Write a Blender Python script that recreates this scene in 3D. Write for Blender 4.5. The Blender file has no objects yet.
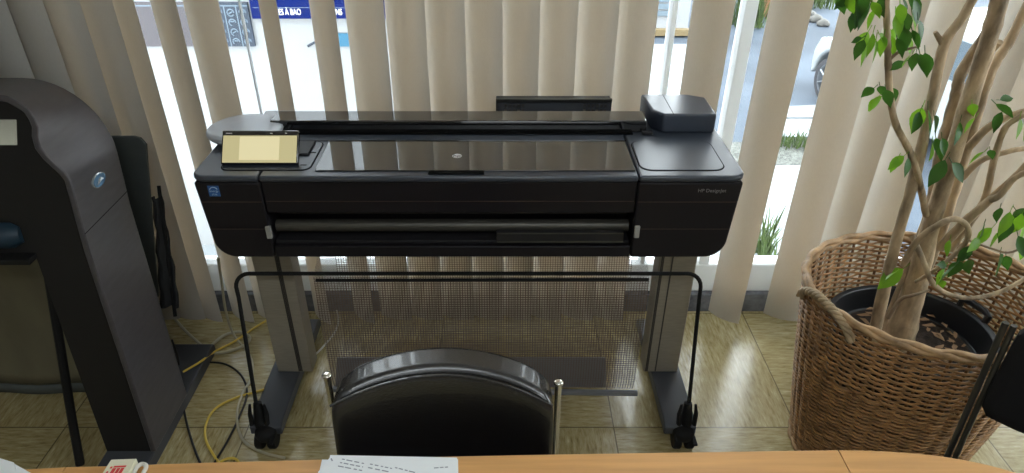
import bpy, bmesh, math, random
from mathutils import Vector, Matrix
random.seed(7)
R = math.radians
PI = math.pi
S = bpy.context.scene
COL = S.collection
ORG = {}                                    # object name -> world origin of its mesh coordinates

# ------------------------------------------------------------------ camera
H, PITCH, F, CX, CY = 1.72, R(32), 683.0, 504.0, 236.5
ct, st = math.cos(PITCH), math.sin(PITCH)
cam_d = bpy.data.cameras.new('camera'); cam = bpy.data.objects.new('camera', cam_d); COL.objects.link(cam)
cam.location = (0, 0, H); cam.rotation_euler = (R(90) - PITCH, 0, 0)
cam_d.sensor_width = 36; cam_d.lens = F / 1024 * 36; cam_d.shift_x = (512 - CX) / 1024
cam_d.clip_start = .02
S.camera = cam
def ray(px, py):
    a, b = (px - CX) / F, -(py - CY) / F
    return Vector((a, ct + b * st, -st + b * ct))
def atY(px, py, Y):                         # real point where the sight line crosses the upright plane Y
    d = ray(px, py); t = Y / d.y; return Vector((d.x * t, Y, H + d.z * t))
def atZ(px, py, Z):
    d = ray(px, py); t = (Z - H) / d.z; return Vector((d.x * t, d.y * t, Z))

# ------------------------------------------------------------------ materials
def mat(name, col, rough=.5, metal=0, spec=.5, noise=None, bump=None, emit=None, coat=0):
    m = bpy.data.materials.new(name); m.use_nodes = True
    nt = m.node_tree; p = nt.nodes['Principled BSDF']
    p.inputs['Base Color'].default_value = (*col, 1); p.inputs['Roughness'].default_value = rough
    p.inputs['Metallic'].default_value = metal; p.inputs['Specular IOR Level'].default_value = spec
    p.inputs['Coat Weight'].default_value = coat; p.inputs['Coat Roughness'].default_value = .06
    tc = nt.nodes.new('ShaderNodeTexCoord')
    if noise:                               # (scale, amount, stretch)
        sc, am, stv = noise
        mp = nt.nodes.new('ShaderNodeMapping'); mp.inputs['Scale'].default_value = stv
        nt.links.new(tc.outputs['Object'], mp.inputs['Vector'])
        n = nt.nodes.new('ShaderNodeTexNoise'); n.inputs['Scale'].default_value = sc; n.inputs['Detail'].default_value = 4
        nt.links.new(mp.outputs[0], n.inputs['Vector'])
        r = nt.nodes.new('ShaderNodeValToRGB')
        r.color_ramp.elements[0].position = .3; r.color_ramp.elements[1].position = .7
        r.color_ramp.elements[0].color = (*[c * (1 - am) for c in col], 1)
        r.color_ramp.elements[1].color = (*[min(1, c * (1 + am)) for c in col], 1)
        nt.links.new(n.outputs['Fac'], r.inputs['Fac']); nt.links.new(r.outputs[0], p.inputs['Base Color'])
    if bump:                                # (scale, strength)
        n2 = nt.nodes.new('ShaderNodeTexNoise'); n2.inputs['Scale'].default_value = bump[0]; n2.inputs['Detail'].default_value = 5
        nt.links.new(tc.outputs['Object'], n2.inputs['Vector'])
        b = nt.nodes.new('ShaderNodeBump'); b.inputs['Strength'].default_value = bump[1]; b.inputs['Distance'].default_value = .004
        nt.links.new(n2.outputs['Fac'], b.inputs['Height']); nt.links.new(b.outputs[0], p.inputs['Normal'])
    if emit:
        p.inputs['Emission Color'].default_value = (*emit[0], 1); p.inputs['Emission Strength'].default_value = emit[1]
    return m

def mat_floor():
    m = mat('vinyl_tiles', (.4, .35, .2), .24, spec=.85)
    nt = m.node_tree; N = nt.nodes; L = nt.links; p = N['Principled BSDF']
    tc = N.new('ShaderNodeTexCoord')
    off = N.new('ShaderNodeMapping'); off.inputs['Location'].default_value = (-.36 + .6 * 5, -1.57 + .6 * 10, 0)
    L.new(tc.outputs['Object'], off.inputs['Vector'])
    sep = N.new('ShaderNodeSeparateXYZ'); L.new(off.outputs[0], sep.inputs[0])
    def mth(op, a, b=None, v=None):
        n = N.new('ShaderNodeMath'); n.operation = op; L.new(a, n.inputs[0])
        if b is not None: L.new(b, n.inputs[1])
        if v is not None: n.inputs[1].default_value = v
        return n.outputs[0]
    lines = []
    fl = []
    for ax in (0, 1):
        d = mth('DIVIDE', sep.outputs[ax], v=.6)
        fr = mth('FRACT', d); fl.append(mth('FLOOR', d))
        a = mth('ABSOLUTE', mth('SUBTRACT', fr, v=.5))
        lines.append(mth('GREATER_THAN', a, v=.4965))
    seam = mth('MAXIMUM', lines[0], lines[1])
    par = mth('MODULO', mth('ADD', fl[0], fl[1]), v=2.0)
    def streak(scale):
        mp = N.new('ShaderNodeMapping'); mp.inputs['Scale'].default_value = scale
        L.new(tc.outputs['Object'], mp.inputs['Vector'])
        n = N.new('ShaderNodeTexNoise'); n.inputs['Scale'].default_value = 1; n.inputs['Detail'].default_value = 5; n.inputs['Roughness'].default_value = .7
        L.new(mp.outputs[0], n.inputs['Vector']); return n.outputs['Fac']
    mx = N.new('ShaderNodeMix'); mx.data_type = 'FLOAT'
    L.new(par, mx.inputs[0]); L.new(streak((16, 95, 1)), mx.inputs[2]); L.new(streak((95, 16, 1)), mx.inputs[3])
    r = N.new('ShaderNodeValToRGB'); e = r.color_ramp.elements
    e[0].position = .30; e[0].color = (.22, .165, .06, 1)
    e[1].position = .47; e[1].color = (.40, .325, .155, 1)
    x = e.new(.60); x.color = (.48, .41, .225, 1)
    x = e.new(.72); x.color = (.68, .60, .38, 1)
    L.new(mx.outputs[0], r.inputs['Fac'])
    m2 = N.new('ShaderNodeMix'); m2.data_type = 'RGBA'; L.new(seam, m2.inputs[0]); L.new(r.outputs[0], m2.inputs[6])
    m2.inputs[7].default_value = (.15, .12, .06, 1)
    L.new(m2.outputs[2], p.inputs['Base Color'])
    return m

def mat_slat():
    m = bpy.data.materials.new('vane_fabric'); m.use_nodes = True; nt = m.node_tree; N = nt.nodes; L = nt.links
    N.remove(N['Principled BSDF']); out = N['Material Output']
    tc = N.new('ShaderNodeTexCoord'); mp = N.new('ShaderNodeMapping'); mp.inputs['Scale'].default_value = (500, 500, 90)
    L.new(tc.outputs['Object'], mp.inputs[0]); n = N.new('ShaderNodeTexNoise'); n.inputs['Scale'].default_value = 1; L.new(mp.outputs[0], n.inputs['Vector'])
    r = N.new('ShaderNodeValToRGB'); r.color_ramp.elements[0].color = (.62, .61, .58, 1); r.color_ramp.elements[1].color = (.72, .72, .69, 1)
    L.new(n.outputs['Fac'], r.inputs['Fac'])
    d = N.new('ShaderNodeBsdfDiffuse'); L.new(r.outputs[0], d.inputs[0])
    t = N.new('ShaderNodeBsdfTranslucent'); t.inputs[0].default_value = (.69, .575, .43, 1)
    mx = N.new('ShaderNodeMixShader'); mx.inputs[0].default_value = .36
    L.new(d.outputs[0], mx.inputs[1]); L.new(t.outputs[0], mx.inputs[2]); L.new(mx.outputs[0], out.inputs[0])
    return m

def mat_mesh():
    m = bpy.data.materials.new('net_fabric'); m.use_nodes = True; nt = m.node_tree; N = nt.nodes; L = nt.links
    p = N['Principled BSDF']; out = N['Material Output']
    p.inputs['Base Color'].default_value = (.16, .12, .10, 1); p.inputs['Roughness'].default_value = .5
    uv = N.new('ShaderNodeUVMap'); uv.uv_map = 'UVMap'
    sep = N.new('ShaderNodeSeparateXYZ'); L.new(uv.outputs[0], sep.inputs[0])
    def mth(op, a, b=None, v=None):
        n = N.new('ShaderNodeMath'); n.operation = op; L.new(a, n.inputs[0])
        if b is not None: L.new(b, n.inputs[1])
        if v is not None: n.inputs[1].default_value = v
        return n.outputs[0]
    o = []
    for ax in (0, 1):
        fr = mth('FRACT', mth('MULTIPLY', sep.outputs[ax], v=80.0))
        o.append(mth('GREATER_THAN', fr, v=.77))
    grid = mth('MAXIMUM', o[0], o[1])
    tr = N.new('ShaderNodeBsdfTransparent')
    mx = N.new('ShaderNodeMixShader'); L.new(grid, mx.inputs[0]); L.new(tr.outputs[0], mx.inputs[1]); L.new(p.outputs[0], mx.inputs[2])
    L.new(mx.outputs[0], out.inputs[0])
    return m

def mat_pane():
    m = bpy.data.materials.new('window_glass'); m.use_nodes = True; nt = m.node_tree; N = nt.nodes; L = nt.links
    N.remove(N['Principled BSDF']); out = N['Material Output']
    tr = N.new('ShaderNodeBsdfTransparent'); tr.inputs[0].default_value = (.96, .98, .98, 1)
    g = N.new('ShaderNodeBsdfGlossy'); g.inputs['Roughness'].default_value = .02
    fr = N.new('ShaderNodeFresnel'); fr.inputs[0].default_value = 1.2
    mx = N.new('ShaderNodeMixShader'); L.new(fr.outputs[0], mx.inputs[0]); L.new(tr.outputs[0], mx.inputs[1]); L.new(g.outputs[0], mx.inputs[2])
    L.new(mx.outputs[0], out.inputs[0])
    return m

def mat_leaf(name, col):
    m = mat(name, col, .35, spec=.5, noise=(30, .25, (1, 1, 1)))
    nt = m.node_tree; N = nt.nodes; L = nt.links; p = N['Principled BSDF']; out = N['Material Output']
    t = N.new('ShaderNodeBsdfTranslucent'); t.inputs[0].default_value = (col[0] * 2.2, col[1] * 2.0, col[2] * .8, 1)
    mx = N.new('ShaderNodeMixShader'); mx.inputs[0].default_value = .45
    L.new(p.outputs[0], mx.inputs[1]); L.new(t.outputs[0], mx.inputs[2]); L.new(mx.outputs[0], out.inputs[0])
    return m

MT = dict(
    floor=mat_floor(), slat=mat_slat(), net=mat_mesh(), pane=mat_pane(),
    wall=mat('wall_paint', (.62, .61, .57), .8, noise=(6, .05, (1, 1, 1))),
    ceil=mat('ceiling_paint', (.75, .75, .73), .9, noise=(6, .04, (1, 1, 1))),
    frame=mat('white_frame', (.80, .82, .82), .35, noise=(8, .03, (1, 1, 1))),
    stone=mat('grey_stone_skirting', (.13, .135, .15), .6, noise=(40, .3, (1, 1, 1))),
    gasket=mat('gasket', (.42, .43, .44), .6),
    plast=mat('black_plastic', (.011, .0095, .012), .45, spec=.25, bump=(900, .06)),
    plast2=mat('black_plastic_smooth', (.017, .016, .018), .5, spec=.3),
    top_tint=mat('top_plastic_sky_tint', (.040, .050, .072), .30, spec=.85, bump=(1100, .05)),  # blue in the base colour paints in the sky reflected by the deck
    gloss=mat('smoked_glossy_cover', (.012, .012, .013), .03, spec=.9, coat=1),
    cap_sheen=mat('satin_cap_painted_sheen', (.40, .42, .47), .32, spec=.8),  # base lightened to paint the window's reflection onto the cap
    black=mat('matt_black', (.010, .010, .010), .65, spec=.25),
    groove=mat('groove_black', (.004, .004, .004), .8, spec=.1),
    redline=mat('warm_reveal', (.06, .035, .025), .5),
    silver=mat('brushed_steel', (.42, .40, .35), .32, 1, noise=(60, .2, (1, 30, 30))),
    rollm=mat('dull_roller', (.075, .07, .058), .40, .4, noise=(30, .35, (1, 20, 20))),
    latch=mat('grey_latch', (.32, .31, .29), .5),
    alu=mat('beige_grey_upright', (.33, .30, .25), .45, .15, noise=(30, .08, (1, 1, 8))),
    alud=mat('upright_slot', (.05, .045, .04), .6),
    foot=mat('slate_foot', (.055, .06, .072), .5, spec=.5, bump=(500, .05)),
    plate=mat('grey_plate', (.18, .185, .20), .5),
    white=mat('white_ink', (.85, .86, .87), .5),
    whitedim=mat('grey_ink', (.22, .22, .23), .5),
    screen=mat('lit_screen', (.05, .05, .04), .3, emit=((.56, .50, .26), .80)),
    screen2=mat('lit_screen_light', (.05, .05, .04), .3, emit=((.72, .65, .38), .88)),
    stick=mat('sticker_ink', (.45, .62, .78), .5),
    bluebadge=mat('blue_sticker', (.02, .11, .34), .4),
    scan=mat('graphite_shell', (.082, .076, .084), .34, .2, spec=.5, noise=(14, .10, (1, 1, 5)), bump=(700, .05)),
    scanf=mat('black_front', (.012, .011, .011), .55, spec=.3, bump=(600, .08)),
    lcd=mat('grey_green_lcd', (.20, .21, .17), .3, emit=((.8, .82, .66), .22)),
    roll=mat('dark_blue_roller', (.008, .028, .05), .45),
    olive=mat('olive_catch_cloth', (.15, .135, .085), .8, noise=(7, .18, (1, 1, .4)), bump=(400, .1)),
    dcloth=mat('dark_grey_sheet', (.085, .098, .098), .6, noise=(5, .2, (1, 1, 1))),
    bcloth=mat('black_cloth', (.014, .015, .017), .7, bump=(60, .5)),
    oval=mat('oval_badge_blue', (.10, .22, .36), .25, .4),
    ovals=mat('oval_badge_silver', (.62, .68, .72), .25, .7),
    leather=mat('black_leather', (.007, .007, .0085), .26, spec=.85, bump=(260, .22), coat=.5),
    chrome=mat('chrome', (.75, .73, .68), .10, 1),
    gun=mat('gunmetal_tube', (.11, .11, .105), .28, .8),
    fabric=mat('black_upholstery', (.012, .012, .013), .8, spec=.2, bump=(700, .2)),
    tbl=mat('beech_top', (.64, .335, .12), .38, spec=.4, noise=(2.2, .14, (1.5, 26, 1))),
    tbe=mat('beech_edge', (.42, .21, .08), .45),
    paper=mat('paper', (.86, .88, .90), .8),
    ink=mat('pale_print', (.30, .31, .36), .8),
    cream=mat('cream_card', (.80, .76, .58), .6),
    red=mat('red_print', (.75, .06, .06), .6),
    cgrey=mat('grey_cable', (.46, .42, .30), .5), cyel=mat('yellow_cable', (.75, .54, .09), .5),
    cblk=mat('black_cable', (.012, .012, .012), .5), cwht=mat('white_cable', (.72, .70, .64), .5),
    wick=mat('wicker', (.35, .185, .070), .42, noise=(26, .42, (1, 1, 2.2)), bump=(300, .2)),
    wickd=mat('wicker_stakes', (.20, .10, .042), .55, noise=(20, .35, (1, 1, 1))),
    wickr=mat('wicker_rim', (.42, .26, .13), .5, noise=(30, .35, (1, 1, 1)), bump=(300, .2)),
    wickh=mat('wicker_handle', (.40, .29, .17), .55, noise=(40, .3, (1, 1, 1))),
    pot=mat('black_pot', (.013, .014, .016), .38, spec=.5),
    soil=mat('soil', (.035, .022, .014), .95, noise=(60, .5, (1, 1, 1)), bump=(90, 1)),
    dead=mat('dry_leaf', (.26, .15, .075), .7),
    bark=mat('pale_bark', (.40, .295, .18), .75, noise=(34, .55, (1, 1, .3)), bump=(60, 1.0)),
    bark2=mat('twig_bark', (.26, .19, .12), .75, noise=(30, .25, (1, 1, .4)), bump=(90, .4)),
    leafd=mat_leaf('leaf_dark', (.028, .085, .022)), leafl=mat_leaf('leaf_light', (.12, .27, .03)),
    pave=mat('pale_paving', (0.224, 0.245, 0.258), .8, noise=(3, .06, (1, 1, 1))),
    asph=mat('wet_asphalt', (.072, .088, .110), .75, spec=.15, noise=(1.2, .28, (1, 1, 1))),
    kerb=mat('kerb_stone', (0.109, 0.105, 0.095), .8, noise=(12, .2, (1, 1, 1))),
    yel=mat('yellow_sill', (0.177, 0.129, 0.061), .7),
    grass=mat('grass', (0.061, 0.095, 0.024), .9, noise=(14, .4, (1, 1, 1))),
    gravel=mat('gravel', (0.095, 0.099, 0.088), .9, noise=(30, .5, (1, 1, 1))),
    fac=mat('white_facade', (0.272, 0.279, 0.286), .7),
    blue=mat('blue_banner', (.0015, .009, .085), .7, spec=.1), cyan=mat('cyan_print', (0.014, 0.109, 0.190), .5),
    poster=mat('poster_slate', (0.018, 0.029, 0.049), .6, noise=(8, .15, (1, 1, 1))), mauve=mat('poster_mauve', (0.058, 0.051, 0.058), .6),
    lines=mat('poster_lines', (0.136, 0.184, 0.231), .6),
    car=mat('white_car_paint', (.30, .32, .33), .2, coat=.6), tyre=mat('tyre', (.04, .04, .045), .8), rim=mat('alloy', (.20, .21, .22), .3, .8),
    cglass=mat('car_glass', (.05, .07, .09), .05, spec=.9), brick=mat('orange_brick', (.20, .09, .04), .8, noise=(10, .3, (1, 1, 4))),
    shade=mat('bluegrey_shutter', (.13, .17, .20), .6),
)

# ------------------------------------------------------------------ mesh builder
class MB:
    def __init__(s): s.v = []; s.f = []; s.uv = None
    def add(s, vs, fs):
        o = len(s.v); s.v += [Vector(v) for v in vs]; s.f += [[i + o for i in f] for f in fs]; return s
    def box(s, x0, x1, y0, y1, z0, z1, M=None):
        vs = [Vector(p) for p in ((x0,y0,z0),(x1,y0,z0),(x1,y1,z0),(x0,y1,z0),(x0,y0,z1),(x1,y0,z1),(x1,y1,z1),(x0,y1,z1))]
        if M: vs = [M @ v for v in vs]
        return s.add(vs, [(0,3,2,1),(4,5,6,7),(0,1,5,4),(1,2,6,5),(2,3,7,6),(3,0,4,7)])
    def loft(s, rings, cap=True, closed=True):
        n = len(rings[0]); vs = [p for r in rings for p in r]; fs = []
        for i in range(len(rings) - 1):
            for j in range(n if closed else n - 1):
                k = (j + 1) % n
                fs.append((i*n+j, i*n+k, (i+1)*n+k, (i+1)*n+j))
        if cap:
            fs.append(tuple(range(n))[::-1]); fs.append(tuple((len(rings)-1)*n + j for j in range(n)))
        return s.add(vs, fs)
    def prism(s, poly, axis, a, b):         # polygon in the plane across `axis`
        def pt(p, t): return {'y': (p[0], t, p[1]), 'z': (p[0], p[1], t), 'x': (t, p[0], p[1])}[axis]
        return s.loft([[pt(p, a) for p in poly], [pt(p, b) for p in poly]])
    def tube(s, pts, r, n=8, cap=True):
        pts = [Vector(p) for p in pts]; rs = r if isinstance(r, (list, tuple)) else [r] * len(pts)
        rings = []; up = None
        for i, p in enumerate(pts):
            t = (pts[min(i+1, len(pts)-1)] - pts[max(i-1, 0)]).normalized()
            if up is None:
                up = Vector((0, 0, 1)) if abs(t.z) < .9 else Vector((0, 1, 0))
            a = t.cross(up).normalized(); b = a.cross(t).normalized(); up = b
            rings.append([p + (a * math.cos(2*PI*k/n) + b * math.sin(2*PI*k/n)) * rs[i] for k in range(n)])
        return s.loft(rings, cap)
    def lathe(s, prof, c, axis='z', n=32, sx=1, sy=1, cap=True):
        rings = []
        for r, h in prof:
            ring = []
            for k in range(n):
                a = 2*PI*k/n; u, w = r*math.cos(a)*sx, r*math.sin(a)*sy
                ring.append({'z': (c[0]+u, c[1]+w, c[2]+h), 'x': (c[0]+h, c[1]+u, c[2]+w), 'y': (c[0]+u, c[1]+h, c[2]+w)}[axis])
            rings.append(ring)
        return s.loft(rings, cap)
    def superell(s, c, a, b, h, e1=.4, e2=.4, deform=None, nu=48, nv=24):
        def pt(t, e):                        # evenly spread points of a superellipse
            x, y = math.cos(t), math.sin(t); r = (abs(x)**(2/e) + abs(y)**(2/e)) ** (-e/2); return x*r, y*r
        rings = []
        for i in range(nv + 1):
            cv, sv = pt(-PI/2 + PI * i / nv, e1)
            if i in (0, nv): cv = 1e-4
            ring = []
            for j in range(nu):
                t = 2*PI*j/nu; k = 1 if a <= 2*b else .45
                t = math.atan2(math.sin(t)*k, math.cos(t)) if k != 1 else t
                x, y = pt(t, e2)
                p = Vector((a*cv*x, b*cv*y, h*sv))
                if deform: p = deform(p)
                ring.append(Vector(c) + p)
            rings.append(ring)
        return s.loft(rings)
    def build(s, name, m, parent=None, loc=None, bevel=0, seg=2, angle=35, subsurf=0):
        me = bpy.data.meshes.new(name)
        o = bpy.data.objects.new(name, me); COL.objects.link(o)
        if parent: L = ORG[parent.name]
        else:
            if loc is None:
                lo = [min(v[i] for v in s.v) for i in range(3)]; hi = [max(v[i] for v in s.v) for i in range(3)]
                loc = ((lo[0]+hi[0])/2, (lo[1]+hi[1])/2, lo[2])
            L = Vector(loc); o.location = L
        ORG[o.name] = Vector(L)
        me.from_pydata([tuple(v - Vector(L)) for v in s.v], [], s.f)
        bm = bmesh.new(); bm.from_mesh(me); bmesh.ops.recalc_face_normals(bm, faces=bm.faces); bm.to_mesh(me); bm.free()
        if s.uv:
            lay = me.uv_layers.new(name='UVMap')
            for lp in me.loops: lay.data[lp.index].uv = s.uv[lp.vertex_index]
        for p in me.polygons: p.use_smooth = True
        me.set_sharp_from_angle(angle=R(angle))
        me.materials.append(MT[m] if isinstance(m, str) else m)
        if parent: o.parent = parent
        if bevel:
            b = o.modifiers.new('bevel', 'BEVEL'); b.width = bevel; b.segments = seg; b.limit_method = 'ANGLE'; b.angle_limit = R(35)
            b.harden_normals = False
        if subsurf:
            d = o.modifiers.new('subdivision', 'SUBSURF'); d.levels = subsurf; d.render_levels = subsurf
        return o
def tag(o, label, cat, group=None, kind=None):
    if label: o['label'] = label
    if cat: o['category'] = cat
    if group: o['group'] = group
    if kind: o['kind'] = kind
    return o
def thing(name, loc, label, cat, group=None):
    o = bpy.data.objects.new(name, None); COL.objects.link(o); o.location = loc; o.empty_display_size = .05
    ORG[o.name] = Vector(loc); return tag(o, label, cat, group)
def struct(name, mb, m, parent=None, **k):
    o = mb.build(name, m, parent, **k)
    if not parent: o['kind'] = 'structure'
    return o
def box(*a): return MB().box(*a)
def smooth(pts, n=6):                        # Catmull-Rom through the points
    P = [Vector(p) for p in pts]; P = [P[0]*2 - P[1]] + P + [P[-1]*2 - P[-2]]; out = []
    for i in range(1, len(P) - 2):
        for k in range(n):
            t = k / n; a, b, c, d = P[i-1], P[i], P[i+1], P[i+2]
            out.append(.5 * ((2*b) + (c-a)*t + (2*a-5*b+4*c-d)*t*t + (3*b-a-3*c+d)*t**3))
    out.append(P[-2]); return out
def rrect(x0, x1, y0, y1, r, n=6):
    out = []
    for cx, cy, a0 in ((x1-r, y1-r, 0), (x0+r, y1-r, 90), (x0+r, y0+r, 180), (x1-r, y0+r, 270)):
        for k in range(n + 1):
            a = R(a0 + 90*k/n); out.append((cx + r*math.cos(a), cy + r*math.sin(a)))
    return out
def text(name, s, size, origin, xdir, ydir, m, parent=None, thick=.0006, sx=1):
    cu = bpy.data.curves.new('txt', 'FONT'); cu.body = s; cu.size = size; cu.align_x = 'CENTER'; cu.align_y = 'CENTER'; cu.extrude = thick
    t = bpy.data.objects.new('txt', cu); COL.objects.link(t)
    bpy.context.view_layer.update()
    me = bpy.data.meshes.new_from_object(t.evaluated_get(bpy.context.evaluated_depsgraph_get()))
    x = Vector(xdir).normalized(); y = Vector(ydir).normalized(); z = x.cross(y)
    b = MB(); b.add([Vector(origin) + x*v.co.x*sx + y*v.co.y + z*v.co.z for v in me.vertices], [list(p.vertices) for p in me.polygons])
    bpy.data.objects.remove(t); bpy.data.curves.remove(cu); bpy.data.meshes.remove(me)
    return b.build(name, m, parent)

# ------------------------------------------------------------------ room
XL, XR, YB, YW, ZC = -2.6, 2.7, -3.2, 2.20, 2.75
struct('floor', box(XL-.1, XR+.1, YB-.1, YW+.2, -.12, 0), 'floor', loc=(0, 0, 0))
struct('ceiling', box(XL-.1, XR+.1, YB-.1, YW+.2, ZC, ZC+.1), 'ceil')
struct('wall_left', box(XL-.1, XL, YB, YW+.2, 0, ZC), 'wall')
WA, WB = .35, 1.75
wr = MB().box(XR, XR+.1, YB, WA, 0, ZC); wr.box(XR, XR+.1, WB, YW+.2, 0, ZC); wr.box(XR, XR+.1, WA, WB, 0, .95); wr.box(XR, XR+.1, WA, WB, 2.45, ZC)
struct('wall_right', wr, 'wall')
w2 = bpy.data.objects.new('added_window', None); COL.objects.link(w2); w2.location = (XR+.05, 0, .95); ORG['added_window'] = Vector(w2.location); w2['kind'] = 'structure'  # unseen window, added and sized to let in daylight from the right
f2 = MB()
for a_, b_ in ((WA, WA+.06), (1.02, 1.08), (WB-.06, WB)): f2.box(XR+.02, XR+.08, a_, b_, .95, 2.45)
f2.box(XR+.02, XR+.08, WA+.06, WB-.06, .95, 1.01); f2.box(XR+.02, XR+.08, WA+.06, WB-.06, 2.39, 2.45)
f2.build('frame', 'frame', w2)
for a_, b_ in ((WA+.06, 1.02), (1.08, WB-.06)): box(XR+.045, XR+.05, a_, b_, 1.01, 2.39).build('pane', 'pane', w2)
struct('wall_back', box(XL, XR, YB-.1, YB, 0, ZC), 'wall')
PX = -1.30                                    # right edge of the solid pier behind the left vanes
struct('wall_front', box(XL, PX, YW, YW+.2, 0, ZC), 'wall')
struct('trim_1', box(PX, XR, YW, YW+.2, 2.55, ZC), 'wall')
struct('baseboard_front', box(PX, XR, YW-.02, YW+.2, 0, .085), 'stone', bevel=.003)
struct('baseboard_left', box(XL, PX-.002, YW-.02, YW-.001, 0, .085), 'stone', bevel=.003)
win = bpy.data.objects.new('window_1', None); COL.objects.link(win); win.location = (.7, YW+.05, .09); ORG['window_1'] = Vector(win.location); win['kind'] = 'structure'
fr = MB(); fr.box(PX, XR, YW, YW+.07, .087, .215); fr.box(PX, XR, YW, YW+.07, 2.47, 2.55)
fr.box(PX, PX+.02, YW, YW+.07, .215, 2.47); fr.box(XR-.05, XR, YW, YW+.07, .215, 2.47)
fr.build('frame', 'frame', win, bevel=.006)
for px0, px1 in ((747, 760), (674, 679.5)):
    a, b = atY(px0, 0, YW), atY(px1, 0, YW)
    box(a.x, b.x, YW, YW+.06, .217, 2.468).build('mullion', 'frame', win, bevel=.004)
for px in (238, 1016):
    a = atY(px, 0, YW+.02)
    box(a.x-.002, a.x+.002, YW+.02, YW+.035, .217, 2.468).build('glazing_seal', 'gasket', win)
edges = [PX+.02, atY(238, 0, YW+.02).x, atY(676, 0, YW).x, atY(753, 0, YW).x, XR-.05]
for i in range(4):
    box(edges[i]+.001, edges[i+1]-.001, YW+.036, YW+.042, .217, 2.468).build('pane', 'pane', win)

# ------------------------------------------------------------------ vertical blind
YS, SW = 2.09, .127
bl = thing('vertical_blind', (.3, YS, .05), 'cream fabric vertical blind hanging in front of the wide window', 'blind')
box(XL+.3, XR-.1, YS-.02, YS+.02, 2.50, 2.545).build('headrail', 'frame', bl, bevel=.004)
def vane(pl, pr, phi=None, zb=.045, dy=0):
    xa, xb = atY(pl, 0, YS+dy).x, atY(pr, 0, YS+dy).x; xc = (xa + xb) / 2; yc = YS + dy
    if phi is None:
        best = 9
        zt = atY(pl, 0, YS).z
        def px(x, y):
            dep = y*ct + (H - zt)*st; return CX + x / dep * F
        al = math.atan2(xc, yc)               # sight angle
        for k in range(0, 85):
            p = -R(k)
            w = px(xc + SW/2*math.cos(p), yc + SW/2*math.sin(p)) - px(xc - SW/2*math.cos(p), yc - SW/2*math.sin(p))
            if k >= math.degrees(al) and abs(w - (pr - pl)) < best: best = abs(w - (pr - pl)); phi = p
    else: phi = R(phi)
    c, s = math.cos(phi), math.sin(phi); n = 8; g = []
    for k in range(n + 1):
        t = -1 + 2*k/n; u = t*SW/2; bow = .015*(1 - t*t)
        g.append((xc + u*c + bow*s, yc + u*s - bow*c))
    b = MB()
    ring = g + [(x - .0008*s, y + .0008*c) for x, y in reversed(g)]
    zs = [zb, .3, .6, .9, 1.2, 1.6, 2.0, 2.49]
    sway = random.uniform(-.004, .004)
    b.loft([[(x + sway*(2.5-z)/2.5, y, z) for x, y in ring] for z in zs])
    b.build('vane', 'slat', bl, angle=50)
for pl, pr, phi, dy in [(-75, -33, -8, 0), (-35, 8, -8, 0), (2, 43, -8, 0), (40, 80, -8, 0), (73, 113, -12, 0),
        (107, 134, None, 0), (149.5, 176, None, 0), (182, 218, None, 0), (257.5, 277, None, 0), (308, 334, None, 0),
        (340, 388, -15, 0), (382, 427, -14, 0), (422, 466, -15, 0), (461, 502, -17, 0), (500, 541, -21, 0), (537, 580, -21, 0),
        (576, 621, -21, 0), (616, 657.5, -20, 0), (693, 735, None, 0), (771, 813, None, 0), (843, 888, -24, 0),
        (886, 931, -54, 0), (930, 974, -56, 0), (1006, 1047, None, 0), (1046, 1088, -24, 0), (1086, 1130, -24, 0), (1128, 1170, -24, 0), (1168, 1210, -24, 0)]:
    vane(pl, pr, phi, dy=dy)

# ------------------------------------------------------------------ large format printer
PXL, PXR, YF, YR = -.783, .604, 1.53, 1.93
PXC = (PXL + PXR) / 2
pr = thing('large_format_printer', (PXC, 1.75, 0), 'wide black plotter printer on a wheeled stand in front of the blind', 'printer')
SL, SR = -.614, .337                          # seams of the end covers
def endcover(x0, x1, outer, name):
    # front outline with a rounded bottom outer corner
    r = .055; poly = []
    z0, z1 = .697, .924
    if outer < 0:
        poly = [(x1, z0), (x1, z1), (x0, z1)] + [(x0 + .012 + r - r*math.cos(R(a)), z0 + r - r*math.sin(R(a))) for a in range(0, 91, 10)]
    else:
        poly = [(x0, z0), (x0, z1), (x1, z1)] + [(x1 - .012 - r + r*math.cos(R(a)), z0 + r - r*math.sin(R(a))) for a in range(0, 91, 10)]
    o = MB().prism(poly, 'y', YF, YR).build(name, 'plast', pr, bevel=.006, seg=3)
    # two fine horizontal reveals
    for z in (.868, .787):
        xx0, xx1 = (x0 + .008 if outer < 0 else x0 + .004), (x1 - .004 if outer < 0 else x1 - .008)
        if z < .8:
            xx0, xx1 = (xx0 + .006, xx1) if outer < 0 else (xx0, xx1 - .006)
        box(xx0, xx1, YF-.0006, YF+.01, z-.0008, z+.0008).build('seam', 'redline', o)
    return o
lc = endcover(PXL, SL-.002, -1, 'end_cover'); rc = endcover(SR+.002, PXR, 1, 'end_cover')
# centre housing
cb = MB(); cb.box(SL, SR, 1.62, YR, .697, .924)
cb.box(SL, SR, YF+.004, 1.62, .833, .924)
cb.box(SL, SR, YF+.002, 1.62, .697, .731)
ch = cb.build('centre_housing', 'plast', pr, bevel=.003)
box(SL+.003, SR-.003, YF+.0032, YF+.01, .867, .8686).build('seam', 'redline', ch)
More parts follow.
